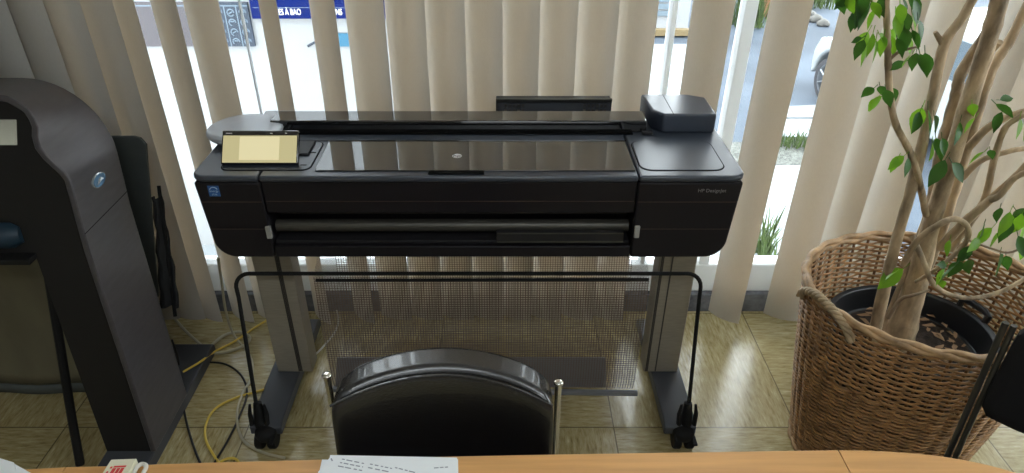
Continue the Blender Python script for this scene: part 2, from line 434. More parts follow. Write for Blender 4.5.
# output slot contents
MB().tube([(SL+.004, 1.575, .772), (SR-.004, 1.575, .772)], .017, 20).build('output_roller', 'rollm', pr)
mb = MB().box(SL+.002, SR-.002, 1.60, 1.612, .792, .806)
mb.build('platen_strip', 'rollm', pr, bevel=.002)
box(SL+.002, SR-.002, 1.546, 1.618, .7315, .741).build('output_ledge', 'plast2', pr, bevel=.002)
a = -.02; b = .318
ot = MB().box(a, b, 1.536, 1.552, .742, .772); ot.build('cutter_tray', 'plast2', pr, bevel=.002)
tr = MB().box(a+.002, b-.002, 1.5345, 1.5365, .742, .746); tr.box(a+.002, b-.002, 1.5345, 1.5365, .7685, .7715)
tr.build('tray_trim', 'rollm', pr)
crk = random.Random(3)
for x, z in ((SL-.004, .778), (SR+.012, .780)):
    box(x-.007, x+.007, YF-.006, YF+.004, z-.018, z+.018).build('latch', 'latch', pr, bevel=.002)
# lid slab
def slab(x0, x1, y0, y1, z0, z1, r=.03, corners='both'):
    p = []
    def arc(cx, cy, a0):
        return [(cx + r*math.cos(R(a0 + 15*k)), cy + r*math.sin(R(a0 + 15*k))) for k in range(7)]
    p += arc(x1-r, y1-r, 0) if corners in ('both', 'r') else [(x1, y1)]
    p += arc(x0+r, y1-r, 90) if corners in ('both', 'l') else [(x0, y1)]
    p += arc(x0+r, y0+r, 180) if corners in ('both', 'l') else [(x0, y0)]
    p += arc(x1-r, y0+r, 270) if corners in ('both', 'r') else [(x1, y0)]
    return MB().prism(p, 'z', z0, z1)
ZT = .944
tl = slab(PXL-.004, SL-.0025, YF-.006, YR, .927, ZT, .035, 'l').build('top_deck', 'top_tint', pr, bevel=.006, seg=3)
trt = slab(SR+.0025, PXR+.004, YF-.006, YR, .927, ZT, .035, 'r').build('top_deck', 'top_tint', pr, bevel=.006, seg=3)
tc = box(SL, SR, YF-.006, YR, .927, ZT).build('top_deck', 'top_tint', pr, bevel=.006, seg=3)
box(PXL+.01, PXR-.01, YF+.012, YR-.01, .9235, .9275).build('reveal', 'redline', pr)
# smoked window
GX0, GX1 = -.478, SR-.004
gw = MB().prism([(GX0, 1.552), (GX1, 1.552), (GX1, 1.737), (GX0-.004, 1.737)], 'z', ZT, ZT+.0035).build('smoked_window', 'gloss', pr, bevel=.001)
box(-.19, -.05, YF+.004, 1.551, ZT, ZT+.004).build('window_grip', 'groove', gw, bevel=.001)
box(SL, SR, 1.738, 1.742, ZT, ZT+.001).build('rear_seam', 'groove', pr)
# round mark with letters on the window
cx_, cy_ = atZ(457, 156, ZT+.0036).xy
mk = MB(); mk.lathe([(.0125, 0), (.0125, .0006)], (cx_, cy_, ZT+.0036), 'z', 28); mk.build('logo_disc', 'white', gw)
text('logo_letters', 'hp', .021, (cx_, cy_, ZT+.0044), (1, 0, 0), (0, 1, 0), 'black', gw, .0002)
# rear cross bar (glossy)
bx0, bx1 = atY(272, 118, 1.82).x, atY(646, 118, 1.82).x
box(bx0, bx1, 1.797, 1.872, .9445, .980).build('rear_cover', 'gloss', pr, bevel=.003)
box(bx0+.02, bx1-.04, 1.782, 1.7965, .9445, .9485).build('cover_slot', 'groove', pr)
sx = atY(653, 127, 1.79).x
box(sx-.03, sx+.0, 1.778, 1.7965, .9445, .952).build('hinge_block', 'plast2', pr, bevel=.002)
# right hand cartridge box
qx0, qx1 = atY(654, 113, 1.80).x, atY(717, 113, 1.80).x
poly = [(qx0, 1.80+.03), (qx0+.028, 1.795), (qx1, 1.795), (qx1, 1.93), (qx1-.05, 1.955), (qx0-.01, 1.955)]
ib = MB().prism(poly, 'z', .9445, 1.000).build('cartridge_cover', 'top_tint', pr, bevel=.006, seg=3)
xs = atZ(668, 104, 1.0).x
box(xs-.0008, xs+.0008, 1.798, 1.952, .9985, 1.0004).build('seam', 'groove', ib)
# inset access lid on the right deck
lx0, lx1 = .346, .566
MB().prism(rrect(lx0, lx1, 1.555, 1.74, .032), 'z', ZT, ZT+.0008).build('lid_gap', 'groove', pr)
MB().prism(rrect(lx0+.003, lx1-.003, 1.5575, 1.7375, .030), 'z', ZT, ZT+.0022).build('access_lid', 'top_tint', pr, bevel=.0008)
# point on the lid where the window reflects; nothing drawn
p = atZ(652, 165, ZT+.0024)
# left: screen bay
MB().prism(rrect(-.725, -.492, 1.556, 1.735, .025), 'z', ZT, ZT+.0008).build('bay_gap', 'groove', pr)
bay = MB().prism(rrect(-.722, -.495, 1.559, 1.732, .023), 'z', ZT, ZT+.002).build('screen_bay', 'top_tint', pr, bevel=.0008)
for x, y in ((-.508, 1.66), (-.515, 1.585)):
    box(x-.008, x+.008, y-.002, y+.002, ZT+.0015, ZT+.0026).build('bay_mark', 'groove', bay)
box(-.70, -.515, 1.640, 1.725, ZT+.0015, ZT+.008).build('screen_hinge', 'plast2', pr, bevel=.003)
# rounded cap with disc
capc = (-.722, 1.775)
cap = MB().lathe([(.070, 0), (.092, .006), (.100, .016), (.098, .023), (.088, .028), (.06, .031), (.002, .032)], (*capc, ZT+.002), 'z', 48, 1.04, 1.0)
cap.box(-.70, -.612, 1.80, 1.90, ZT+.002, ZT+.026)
co = cap.build('roll_cap', 'cap_sheen', pr, bevel=.002)
dc = atZ(240, 124, ZT+.034)
MB().lathe([(.034, -.004), (.0345, .0006), (.034, .0008)], (dc.x, dc.y, ZT+.032), 'z', 40).build('cap_ring', 'groove', co)
MB().lathe([(.0325, 0), (.0325, .0014), (.03, .002), (.001, .0022)], (dc.x, dc.y, ZT+.0315), 'z', 40).build('cap_disc', 'cap_sheen', co)
# tilting touch screen
w0, w1 = atY(221, 150, 1.60).x, atY(298, 150, 1.60).x
ang = math.atan2(1.018 - .952, 1.632 - 1.578)
bot = Vector(((w0+w1)/2, 1.578, .953)); SWd = w1 - w0; SH = .088
M = Matrix.Translation(bot) @ Matrix.Rotation(ang, 4, 'X')     # local x across, local y up the screen, local z out towards the viewer
ts = MB().box(-SWd/2, SWd/2, 0, SH, -.014, 0, M).build('touch_screen', 'gloss', pr, bevel=.003)
MB().box(-SWd/2+.004, SWd/2-.004, .003, SH-.014, -.001, .0006, M).build('display', 'screen', ts)
MB().box(-.052, .050, .010, SH-.017, 0, .0010, M).build('display_window', 'screen2', ts)
ic = MB()
for x, w, h in ((-SWd/2+.018, .016, .0022), (.028, .007, .0016), (.066, .005, .0016)):
    MB().box(x-w/2, x+w/2, SH-.008-h/2, SH-.008+h/2, 0, .0006, M).build('status_icon', 'white', ts)

# stickers and lettering on the front
p = atY(214, 191, YF)
st1 = box(p.x-.014, p.x+.014, YF-.0008, YF+.001, p.z-.015, p.z+.015).build('energy_sticker', 'bluebadge', pr)
arc = [(p.x + .010*math.cos(R(k)), YF-.001, p.z + .002 + .009*math.sin(R(k))) for k in range(20, 171, 15)]
MB().tube(arc, .0012, 5).build('sticker_arc', 'stick', st1)
text('sticker_text', 'energy', .0085, (p.x, YF-.0010, p.z), (1, 0, 0), (0, 0, 1), 'stick', st1, .0001)
text('sticker_text', 'STAR', .006, (p.x, YF-.0010, p.z-.010), (1, 0, 0), (0, 0, 1), 'stick', st1, .0001)
p = atY(712, 190.7, YF)
text('model_lettering', 'HP DesignJet', .0135, (p.x, YF-.0006, p.z), (1, 0, 0), (0, 0, 1), 'whitedim', rc, .0003, 1.0)
# rear roll unit peeping over the back
rx0, rx1 = atY(496, 104, 1.96).x, atY(611, 104, 1.96).x
ru = MB().box(rx0, rx1, 1.945, 2.0, .92, .978).build('rear_unit', 'foot', pr, bevel=.002)
box(rx0, rx1, 1.94, 1.95, .978, .990).build('unit_rail', 'gun', ru, bevel=.002)
box(rx0, rx0+.006, 1.938, 1.944, .92, .988).build('unit_end', 'gun', ru)
for x0, x1, n in ((rx0+.025, rx0+.09, 5), (rx1-.085, rx1-.01, 6)):
    for zz in (.963, .948):
        for k in range(n):
            xx = x0 + (x1-x0)*k/n
            box(xx, xx+(x1-x0)/n*.6, 1.9425, 1.946, zz, zz+.009).build('unit_slot', 'alud' if (k+int(zz*1000)) % 3 else 'silver', ru)
# stand
for sgn, ux0, ux1, fx0, fx1 in ((-1, -.775, -.655, -.80, -.70), (1, .478, .594, .505, .605)):
    up = MB().box(ux0, ux1, 1.74, 1.81, .085, .6965).build('upright', 'alu', pr, bevel=.004)
    for q in ((.62, .66, .70) if sgn < 0 else (.06, .10, .34)):
        xx = ux0 + (ux1-ux0)*q
        box(xx-.002, xx+.002, 1.7385, 1.742, .09, .695).build('upright_groove', 'alud', up)
    ft = MB().prism([(1.50, .075), (1.53, .086), (2.02, .086), (2.04, .075), (2.04, .045), (1.50, .045)], 'x', fx0, fx1).build('foot', 'foot', pr, bevel=.004)
    for y in (1.505, 2.02):
        xm = (fx0+fx1)/2 - (.0 if sgn < 0 else -.01)
        cs = MB()
        for dx in (-.02, .02):
            cs.lathe([(.010, -.013), (.028, -.012), (.031, -.008), (.031, .008), (.028, .012), (.010, .013)], (xm+dx, y-.01, .031), 'x', 20)
        c = cs.build('caster', 'black', pr)
        hb = MB().superell((xm, y-.005, .055), .034, .034, .022, .7, .9); hb.build('caster_hood', 'black', c)
        MB().box(xm+.02, xm+.034, y-.058, y-.02, .05, .058).build('brake_lever', 'black', c, bevel=.003)
    # socket that holds the bail at the front of the foot
    xb = fx0+.03 if sgn < 0 else fx1-.03
    MB().tube([(xb, 1.515, .07), (xb, 1.524, .11), (xb, 1.533, .15)], [.018, .016, .013], 12).build('bail_socket', 'black', pr)
    for dx in (-.024, .024):
        MB().tube([(xb+dx, 1.512, .075), (xb+dx*1.1, 1.52, .115), (xb+dx*.9, 1.526, .15)], [.008, .007, .004], 8).build('socket_clip', 'black', pr)
box(-.655, .478, 1.785, 1.815, .64, .695).build('cross_beam', 'plast2', pr, bevel=.003)
# bail
def bail(y, z, r):                           # a rounded inverted U leaning back
    x0, x1, rr = -.772, .577, .042
    B = Vector((0, 1.515, .08)); T = Vector((0, y, z)); d = (T-B)
    pts = []
    def P(x, s): return (x, B.y + d.y*s, B.z + d.z*s)
    Ls = d.length; k = rr/Ls
    for s in (0, .15, .3, .5, .7, .85): pts.append(P(x0 - .03*s, s))
    xa, xbb = x0-.03, x1+.012
    for a in range(0, 91, 15): pts.append(P(xa + rr - rr*math.cos(R(a)), 1-k + k*math.sin(R(a))))
    for a in range(90, -1, -15): pts.append(P(xbb - rr + rr*math.cos(R(a)), 1-k + k*math.sin(R(a))))
    for s in (.85, .7, .5, .3, .15, 0): pts.append(P(x1 + .012*s, s))
    return MB().tube(pts, r, 10)
bail(1.667, .548, .0062).build('bail', 'black', pr)
MB().tube([(-.56, 1.655, .532), (.43, 1.655, .535)], .005, 8).build('hem_rod', 'black', pr)
# net
def netmesh():
    prof = smooth([(1.664, .540), (1.655, .40), (1.645, .24), (1.640, .13), (1.665, .075), (1.74, .075), (1.84, .14), (1.90, .32), (1.925, .52), (1.93, .64)], 5)
    prof = [Vector((p[0], p[1], 0)) for p in [(q.x, q.y) for q in [Vector((a.x, a.y, 0)) for a in prof]]]
    return prof
prof2 = [(1.664, .538), (1.655, .40), (1.645, .24), (1.642, .14), (1.665, .085), (1.74, .080), (1.84, .14), (1.90, .32), (1.925, .52), (1.93, .64)]
cur = smooth([(0, a, b) for a, b in prof2], 5)
nb = MB(); nb.uv = []; n = 24; dist = 0; prev = cur[0]
for i, q in enumerate(cur):
    dist += (q - prev).length; prev = q
    for k in range(n + 1):
        t = k/n; x = -.57 + 1.005*t
        low = max(0, (.4 - q.z)) / .4
        x += low * (.012 if t < .5 else -.012) * abs(2*t-1)
        sag = .012*math.sin(t*PI*3+1)*low*(1 if i < 24 else .2)
        nb.v.append(Vector((x, q.y + sag*.4, q.z - abs(sag)*.25))); nb.uv.append((x*1.5, dist*1.5))
for i in range(len(cur)-1):
    for k in range(n):
        a = i*(n+1)+k; nb.f.append([a, a+1, a+n+2, a+n+1])
net = nb.build('catch_net', 'net', pr)
for xe, s in ((-.569, 1), (.434, 1)):
    e = MB(); e.uv = []
    m_ = len(cur)//2
    fr_, bk_ = cur[:m_+1], list(reversed(cur[m_:]))
    k = min(len(fr_), len(bk_))
    for i in range(k):
        for q in (fr_[i], bk_[i]):
            low = max(0, (.4 - q.z)) / .4
            e.v.append(Vector((xe + low*(.012 if xe < 0 else -.012), q.y, q.z))); e.uv.append((q.y*1.5, q.z*1.5))
    for i in range(k-1): e.f.append([2*i, 2*i+1, 2*i+3, 2*i+2])
    e.build('net_end', 'net', pr)
sp0, sp1 = atY(334, 370, 1.67).x, atY(607, 370, 1.67).x
sp = MB(); sp.loft([[(sp0, 1.652, .10), (sp1, 1.652, .10), (sp1, 1.657, .098), (sp0, 1.657, .098)], [(sp0+.01, 1.690, .195), (sp1-.004, 1.690, .195), (sp1-.004, 1.695, .193), (sp0+.01, 1.695, .193)]])
sp.build('net_stiffener', 'plate', pr, bevel=.001)
MB().tube([(-.585, 1.652, .092), (.44, 1.640, .085)], .010, 8).build('net_roll', 'plate', pr)

# ------------------------------------------------------------------ black scanner at the left
def smooth2(pts, n):                          # n points evenly along a polyline
    L = [0]
    for a, b in zip(pts, pts[1:]): L.append(L[-1] + math.dist(a, b))
    out = []
    for k in range(n):
        d = L[-1]*k/(n-1); i = max(0, min(len(pts)-2, sum(1 for q in L if q <= d) - 1)); t = (d-L[i])/(L[i+1]-L[i])
        out.append((pts[i][0] + (pts[i+1][0]-pts[i][0])*t, pts[i][1] + (pts[i+1][1]-pts[i][1])*t))
    return out
sc = thing('large_format_scanner', (-1.45, 1.62, 0), 'graphite scanner with arched side column and oval blue badge, left of the plotter', 'scanner')
def lean(z, base, top): return base + (top - base) * min(1, z/.95)
def arch(xt, zs, zt, xs=-1.11, xo=-2.0):
    # right side, shoulder, then flat top to the left
    pts = [(xs, z) for z in (.05, .25, .5, .72)] + [(xs, zs)]
    a_, b_ = xs - xt, zt - zs
    for k in range(1, 13):
        t = R(90*k/12); pts.append((xt + a_*math.cos(t), zs + b_*math.sin(t)))
    pts += [(xo, zt)]
    return pts
ro = arch(-1.325, .885, 1.095)
fo = [(-1.11, z) for z in (.05, .25, .5, .72)] + smooth2([(-1.11, .915), (-1.117, .935), (-1.160, .990), (-1.166, 1.015), (-1.152, 1.062), (-1.168, 1.100), (-1.205, 1.128), (-1.26, 1.138)], 13) + [(-2.0, 1.14)]
def yfz(z): return 1.418 + .153*z
def yrz(z): return 1.662 + .148*z
def shear(mb):                               # the column's foot stands a little to the right of its head
    for v in mb.v: v.x += .043*max(0, 1 - max(0, v.z-.05)/.70) if v.x > -1.30 else 0
    return mb
b = MB()
# outer shell skin (a swept band 2.5 cm thick, from front edge to rear edge)
def inner(pts, d):
    out = []
    for i, (x, z) in enumerate(pts):
        x2, z2 = pts[min(i+1, len(pts)-1)]; x1, z1 = pts[max(i-1, 0)]
        tx, tz = x2-x1, z2-z1; l = math.hypot(tx, tz); out.append((x - tz/l*d, z + tx/l*d) if False else (x + (-tz/l)*d, z + (tx/l)*d))
    return out
fi, ri = inner(fo, .016), inner(ro, .016)
rings = []
for i in range(len(fo)):
    rings.append([(fo[i][0], yfz(fo[i][1]), fo[i][1]), (ro[i][0], yrz(ro[i][1]), ro[i][1]), (ri[i][0], yrz(ri[i][1]), ri[i][1]), (fi[i][0], yfz(fi[i][1])+.0, fi[i][1])])
sh = shear(b.loft(rings)).build('side_shell', 'scan', sc, bevel=.003, angle=40)
# seam along the side
zz = .768
MB().box(-1.1105, -1.1085, yfz(zz)+.001, yrz(zz)-.001, zz-.0012, zz+.0012).build('shell_seam', 'groove', sh)
# front face (black), set a little back from the shell's edge
LX = -1.262
poly = [(LX, .05)] + inner(fo, .010) + [(-2.0, .71), (LX, .71)]
fp = MB(); fp.loft([[(x, yfz(z)+.004, z) for x, z in poly], [(x, yfz(z)+.03, z) for x, z in poly]])
shear(fp).build('front_panel', 'scanf', sc)
poly = [(LX, .05)] + inner(ro, .012) + [(-2.0, .71), (LX, .71)]
bp = MB(); bp.loft([[(x, yrz(z)-.02, z) for x, z in poly], [(x, yrz(z)-.006, z) for x, z in poly]])
shear(bp).build('back_panel', 'scanf', sc)
shear(MB().prism([(1.44, .05), (1.655, .05), (1.755, .73), (1.54, .73)], 'x', LX-.003, LX+.005)).build('inner_side', 'scanf', sc)
box(-2.0, LX, 1.56, 1.76, .70, .715).build('underside', 'scanf', sc)
# screen
a0, b0 = atY(-60, 119, 1.585), atY(14, 145, 1.58)
q = MB(); za, zb_ = 1.006, 1.070
q.loft([[(-1.42, yfz(zb_)+.004, zb_), (-1.206, yfz(zb_)+.004, zb_), (-1.222, yfz(za)+.004, za), (-1.42, yfz(za)+.004, za)],
        [(-1.42, yfz(zb_)+.012, zb_), (-1.206, yfz(zb_)+.012, zb_), (-1.222, yfz(za)+.012, za), (-1.42, yfz(za)+.012, za)]])
q.build('scanner_screen', 'lcd', sc)
MB().tube([(-2.0, 1.535, .765), (-1.30, 1.535, .765), (-1.278, 1.54, .765)], [.035, .035, .022], 20).build('feed_roller', 'roll', sc)
box(-2.0, -1.256, 1.495, 1.56, .695, .712).build('feed_lip', 'black', sc, bevel=.003)
# oval badge
pc = atY(98, 180, 1.665)
pc.x = -1.1095
e = MB(); e.lathe([(.019, 0), (.019, .003), (.017, .004)], (0, 0, 0), 'x', 32, 1.75, 1.0)
e.v = [Vector((pc.x + v.x, pc.y + v.y, pc.z + v.z)) for v in e.v]
bd = e.build('badge', 'ovals', sc)
e = MB(); e.lathe([(.0165, .0035), (.0165, .0052)], (0, 0, 0), 'x', 32, 1.80, 1.0)
e.v = [Vector((pc.x + v.x, pc.y + v.y, pc.z + v.z)) for v in e.v]
e.build('badge_field', 'oval', bd)
for k in range(4):
    dz = -.004 + .003*k
    MB().tube([(pc.x+.0058, pc.y-.018+.004*k, pc.z+dz-.002), (pc.x+.006, pc.y, pc.z+dz+.001), (pc.x+.0058, pc.y+.016-.003*k, pc.z+dz+.002)], .0009, 5).build('badge_stroke', 'ovals', bd)
# foot, rod, catch cloth, rear sheet
MB().prism([(1.34, .0), (1.94, .0), (1.94, .035), (1.93, .045), (1.38, .045), (1.34, .03)], 'x', -1.225, -1.075).build('foot', 'foot', sc, bevel=.004)
MB().tube([(-1.313, 1.42, 0), (-1.313, 1.47, .16), (-1.306, 1.56, .46), (-1.280, 1.60, .70)], .0125, 10).build('catch_rod', 'black', sc)
cl = []
for i in range(15):
    t = i/14; z = .70 - .64*t; row = []
    for k in range(25):
        u = k/24; x = -2.0 + .72*u
        row.append((x, 1.66 + .05*t + .004*math.sin(u*16 + t*2)*(.3+t) + .02*math.sin(t*3), z))
    cl.append(row)
c = MB(); c.loft([r for r in cl] , cap=False, closed=False)
oc = c.build('catch_cloth', 'olive', sc); sm = oc.modifiers.new('thick', 'SOLIDIFY'); sm.thickness = .003
hm = [[(x, y-.004, z) for x, y, z in cl[-1]], [(x, y-.004, z-.04) for x, y, z in cl[-1]]]
hmo = MB().loft(hm, cap=False, closed=False).build('cloth_hem', 'dcloth', oc); sm = hmo.modifiers.new('thick', 'SOLIDIFY'); sm.thickness = .004
xr = -1.108
rs = MB().prism([(-2.0, .25), (xr-.12, .25), (xr, .84), (xr-.012, .862), (xr-.03, .868), (-2.0, .868)], 'y', 1.945, 1.953)
rs.build('rear_sheet', 'dcloth', sc, bevel=.002)
c = MB(); rows = []
for i in range(17):
    t = i/16; z = .66 - .34*t; row = []
    for k in range(13):
        u = k/12; wd = .03 + .025*min(1, t*1.5); x = xr - .03 + (wd+.005)*u
        row.append((x, 1.935 - .13*t + .010*math.sin(u*9+t*3) + .006*math.sin(t*23), z))
    rows.append(row)
o = c.loft(rows, cap=False, closed=False).build('rear_cloth', 'bcloth', sc); sm = o.modifiers.new('thick', 'SOLIDIFY'); sm.thickness = .006
MB().tube([(xr+.004, 1.938, .70), (xr+.006, 1.80, .28)], .006, 8).build('rear_post', 'black', sc)

# ------------------------------------------------------------------ cables on the floor
def cable(pts, r, m, name, label, zs=None):
    P = []
    for i, q in enumerate(pts):
        z = q[2] if len(q) > 2 else r + .001
        P.append(atZ(q[0], q[1], z))
    o = MB().tube(smooth(P, 8), r, 8).build(name, m); tag(o, label, 'cable', 'cables on the floor'); return o
cable([(160, 300, .03), (182, 327), (199, 343), (210, 352, .01), (225, 352), (243, 346), (250, 338), (240, 332), (225, 335), (212, 345, .012), (206, 352, .02)], .0058, 'cgrey', 'floor_cable', 'thick grey cable looping on the floor behind the scanner foot')
cable([(183, 372, .055), (200, 362, .054), (214, 352, .016), (235, 341), (262, 323), (290, 308)], .0040, 'cyel', 'floor_cable', 'straight yellow cable running from the scanner foot towards the window')
cable([(300, 372), (280, 383), (262, 390), (238, 397), (216, 408), (206, 424), (206, 440), (215, 457), (225, 470)], .0040, 'cyel', 'floor_cable', 'yellow cable bending in a wide loop beside the left caster')
cable([(212, 477), (218, 464), (228, 458.5), (237, 460), (243, 472)], .0040, 'cyel', 'floor_cable', 'small yellow cable arc showing just above the table edge')
cable([(172, 340, .06), (178, 358, .056), (181, 385), (184, 410), (190, 435), (198, 458), (208, 478)], .0036, 'cblk', 'floor_cable', 'thin black cable trailing down past the scanner foot')
cable([(205, 362), (225, 364), (241, 375), (247, 393), (240, 415), (228, 440), (215, 462), (208, 478)], .0036, 'cblk', 'floor_cable', 'black cable curving from the scanner foot round to the table')
cable([(218, 258, .50), (222, 285, .30), (226, 312, .12), (234, 335, .01), (250, 356), (252, 376), (242, 395), (237, 418), (243, 440), (262, 452), (285, 458)], .0046, 'cgrey', 'floor_cable', 'pale grey cable hanging from the plotter and curling by the caster')
cable([(330, 300, .004), (338, 314), (336, 330), (322, 348), (305, 365), (297, 380)], .0036, 'cwht', 'floor_cable', 'light cable snaking past the left plotter foot behind the net')

# ------------------------------------------------------------------ tables
ZD = .74
edge_mid = [(66, 467), (105, 466), (190, 463), (300, 460), (458, 456.2), (600, 453.5), (764, 451), (838, 450)]
edge_l = [(-60, 477), (0, 471.5), (28, 469), (66, 467)]
edge_r = [(838, 450), (870, 450.5), (905, 452.5), (940, 456), (975, 462), (1000, 468), (1030, 477), (1080, 495)]
def table(edge, near, name, label, legs):
    pts = [atZ(x, y, ZD) for x, y in edge]
    pts = smooth(pts, 5); poly = [(p.x, p.y) for p in pts] + near
    cx = sum(p[0] for p in poly)/len(poly)
    t = thing('table', (cx, .55, 0), label, 'table', 'joined tables in the foreground')
    MB().prism(poly, 'z', ZD-.004, ZD).build('table_top', 'tbl', t, bevel=.0012)
    MB().prism(poly, 'z', ZD-.028, ZD-.0045).build('table_edge', 'tbe', t, bevel=.001)
    for x, y in legs:
        MB().tube([(x, y, 0), (x, y, ZD-.029)], .02, 14).build('leg', 'gun', t)
    return t
sL = [atZ(66, 467, ZD), atZ(60, 476, ZD)]; sR = [atZ(838, 450, ZD), atZ(850, 473, ZD)]
dl = (sL[1]-sL[0]); dr = (sR[1]-sR[0])
def along(p, d, y): k = (y - p.y)/d.y; return (p.x + d.x*k, y)
NY = .22
g = .0012
l1 = along(sL[0], dl, NY); r1 = along(sR[0], dr, NY)
table(edge_mid, [(r1[0]-g, r1[1]), (l1[0]+g, l1[1])], 'table', 'long middle section of the beech table holding the stack of papers', [(-.45, .45), (.42, .45), (-.45, .30), (.42, .30)])
table([(x-.3 if i == len(edge_l)-1 else x, y) for i, (x, y) in enumerate(edge_l)], [(l1[0]-g, l1[1]), (-1.1, NY)], 'table', 'left section of the beech table with loose paper at the frame corner', [(-.72, .5), (-.95, .32)])
table([(x+.8 if i == 0 else x, y) for i, (x, y) in enumerate(edge_r)], [(1.05, NY), (r1[0]+g, r1[1])], 'table', 'right rounded end section of the beech table below the wicker basket', [(.62, .5), (.85, .33)])

# papers: thin sheets lying on the table
def sheet(corners, z, label, name='paper_sheet', lines=(), group='papers on the table'):
    pts = [atZ(x, y, z) for x, y in corners]
    o = MB().prism([(p.x, p.y) for p in pts], 'z', z-.0012, z).build(name, 'paper')
    tag(o, label, 'paper', group)
    for (xa, ya, xb, yb) in lines:
        A, B = atZ(xa, ya, z+.0002), atZ(xb, yb, z+.0002); d = (B-A).normalized(); nrm = Vector((-d.y, d.x, 0))
        m = MB(); rnd = random.Random(int(xa*7+ya)); L = (B-A).length; s = 0
        while s < L:
            w = rnd.uniform(.004, .012); w = min(w, L-s); P0 = A + d*s; P1 = A + d*(s+w)
            h = .0011
            m.add([P0-nrm*h, P1-nrm*h, P1+nrm*h, P0+nrm*h], [(0, 1, 2, 3)]); s += w + rnd.uniform(.002, .005)
        m.build('print_line', 'ink', o)
    return o
sheet([(331, 456), (458, 459), (459, 500), (326, 500)], ZD+.0016, 'plain bottom sheet of the papers in front of the black chair')
sheet([(322, 459.5), (452, 463), (448, 505), (313, 500)], ZD+.0030, 'middle sheet sticking out left under the top handwritten papers')
sheet([(330, 455), (457, 457.5), (458, 500), (328, 498)], ZD+.0044, 'wide plain sheet second from top of the paper stack', lines=[(434, 468, 448, 467)])
sheet([(331, 456), (390, 459.5), (432, 473), (425, 510), (316, 503), (318, 472)], ZD+.0058, 'top handwritten sheet lying askew on the paper stack',
      lines=[(342, 459, 364, 463.5), (340, 462.5, 363, 467), (338, 466, 362, 470.5), (370, 464, 392, 468.5), (368, 467.5, 390, 472), (395, 467.5, 415, 472.5), (331, 458.5, 332.5, 461)])
sheet([(-30, 452), (13, 463), (31, 473.0), (40, 500), (-40, 500)], ZD+.0016, 'white paper at the lower left corner of the table, lower sheet')
sheet([(-30, 450), (-2, 457.5), (14, 462.5), (18, 480), (-30, 490)], ZD+.0030, 'white paper at the lower left corner of the table, upper sheet')
# cream packet with red print
A, B, C_, D_ = atZ(111, 459.5, ZD+.012), atZ(136.5, 458.5, ZD+.012), atZ(120, 488, ZD+.012), atZ(92, 489, ZD+.012)
pk = thing('packet', ((A.x+D_.x)/2, (A.y+D_.y)/2, ZD), 'small cream packet with red print lying at the left table edge', 'packet')
MB().prism([(p.x, p.y) for p in (A, B, C_, D_)], 'z', ZD+.0005, ZD+.012).build('packet_body', 'cream', pk, bevel=.001)
def pkpt(u, v): return A + (B-A)*u + (D_-A)*v
pq = MB()
for u0, u1, v0, v1 in ((.18, .26, .26, .33), (.30, .78, .24, .30), (.30, .44, .32, .52), (.48, .60, .32, .52), (.63, .76, .32, .52), (.30, .78, .55, .60), (.14, .22, .42, .52)):
    q = [pkpt(u0, v0), pkpt(u1, v0), pkpt(u1, v1), pkpt(u0, v1)]
    pq.add([(p.x, p.y, ZD+.0124) for p in q], [(0, 1, 2, 3)])
pq.build('packet_print', 'red', pk)
P = [atZ(x, y, ZD+.004) for x, y in ((128, 490), (133, 476), (136.5, 468), (141, 464.3), (145, 464.6), (146, 468), (143, 474), (138, 490))]
tag(MB().tube(smooth(P, 6), .0038, 8).build('cable_loop', 'cwht'), 'white cable loop on the table beside the cream packet', 'cable')

# ------------------------------------------------------------------ black leather chair
chx, chy = -.125, 1.03
DZ = -.022
c1 = thing('office_chair', (chx, .85, 0), 'black leather chair with arched padded back, tucked under the middle table', 'chair', 'chairs at the table')
def bk(p):
    u = p.x/.226
    top = max(0, p.z)/.155
    z = p.z + (-.026*u*u)*top - .024
    y = p.y - .030*u*u + .03*(1-u*u) + .10*(p.z/.3)*.25
    y += .012*max(0, p.z/.155)**4
    return Vector((p.x, y, z))
MB().superell((chx, chy, .645+DZ),   .226, .036, .150, .22, .2, bk, 96, 36).build('backrest', 'leather', c1, angle=80)
MB().tube(smooth([(chx + .222*t, chy-.040 - .03*t*t + .03*(1-t*t) + .014, .621 + DZ + .140 - .026*t*t) for t in [-1+.2*k for k in range(11)]], 3), .0028, 6).build('seam_piping', 'leather', c1)
MB().superell((chx, .82, .445), .235, .22, .04, .35, .3).build('seat', 'leather', c1, angle=80)
for s, zt in ((-1, .735), (1, .715)):
    x = chx + s*.2375
    MB().tube(smooth([(x, 1.035, zt-.002), (x, 1.035, .60), (x, 1.03, .44), (x, 1.05, .2), (x, 1.08, .012)], 4), .0075, 12).build('back_post', 'chrome', c1)
    MB().superell((x, 1.035, zt+.003), .0105, .0105, .006, .8, 1).build('post_cap', 'chrome', c1)
    MB().tube([(x-s*.004, .64, .42), (x, .62, .2), (x, .60, .012)], .0085, 12).build('leg', 'chrome', c1)
    MB().tube([(x, 1.03, .43), (x-s*.003, .64, .415)], .008, 10).build('seat_rail', 'chrome', c1)

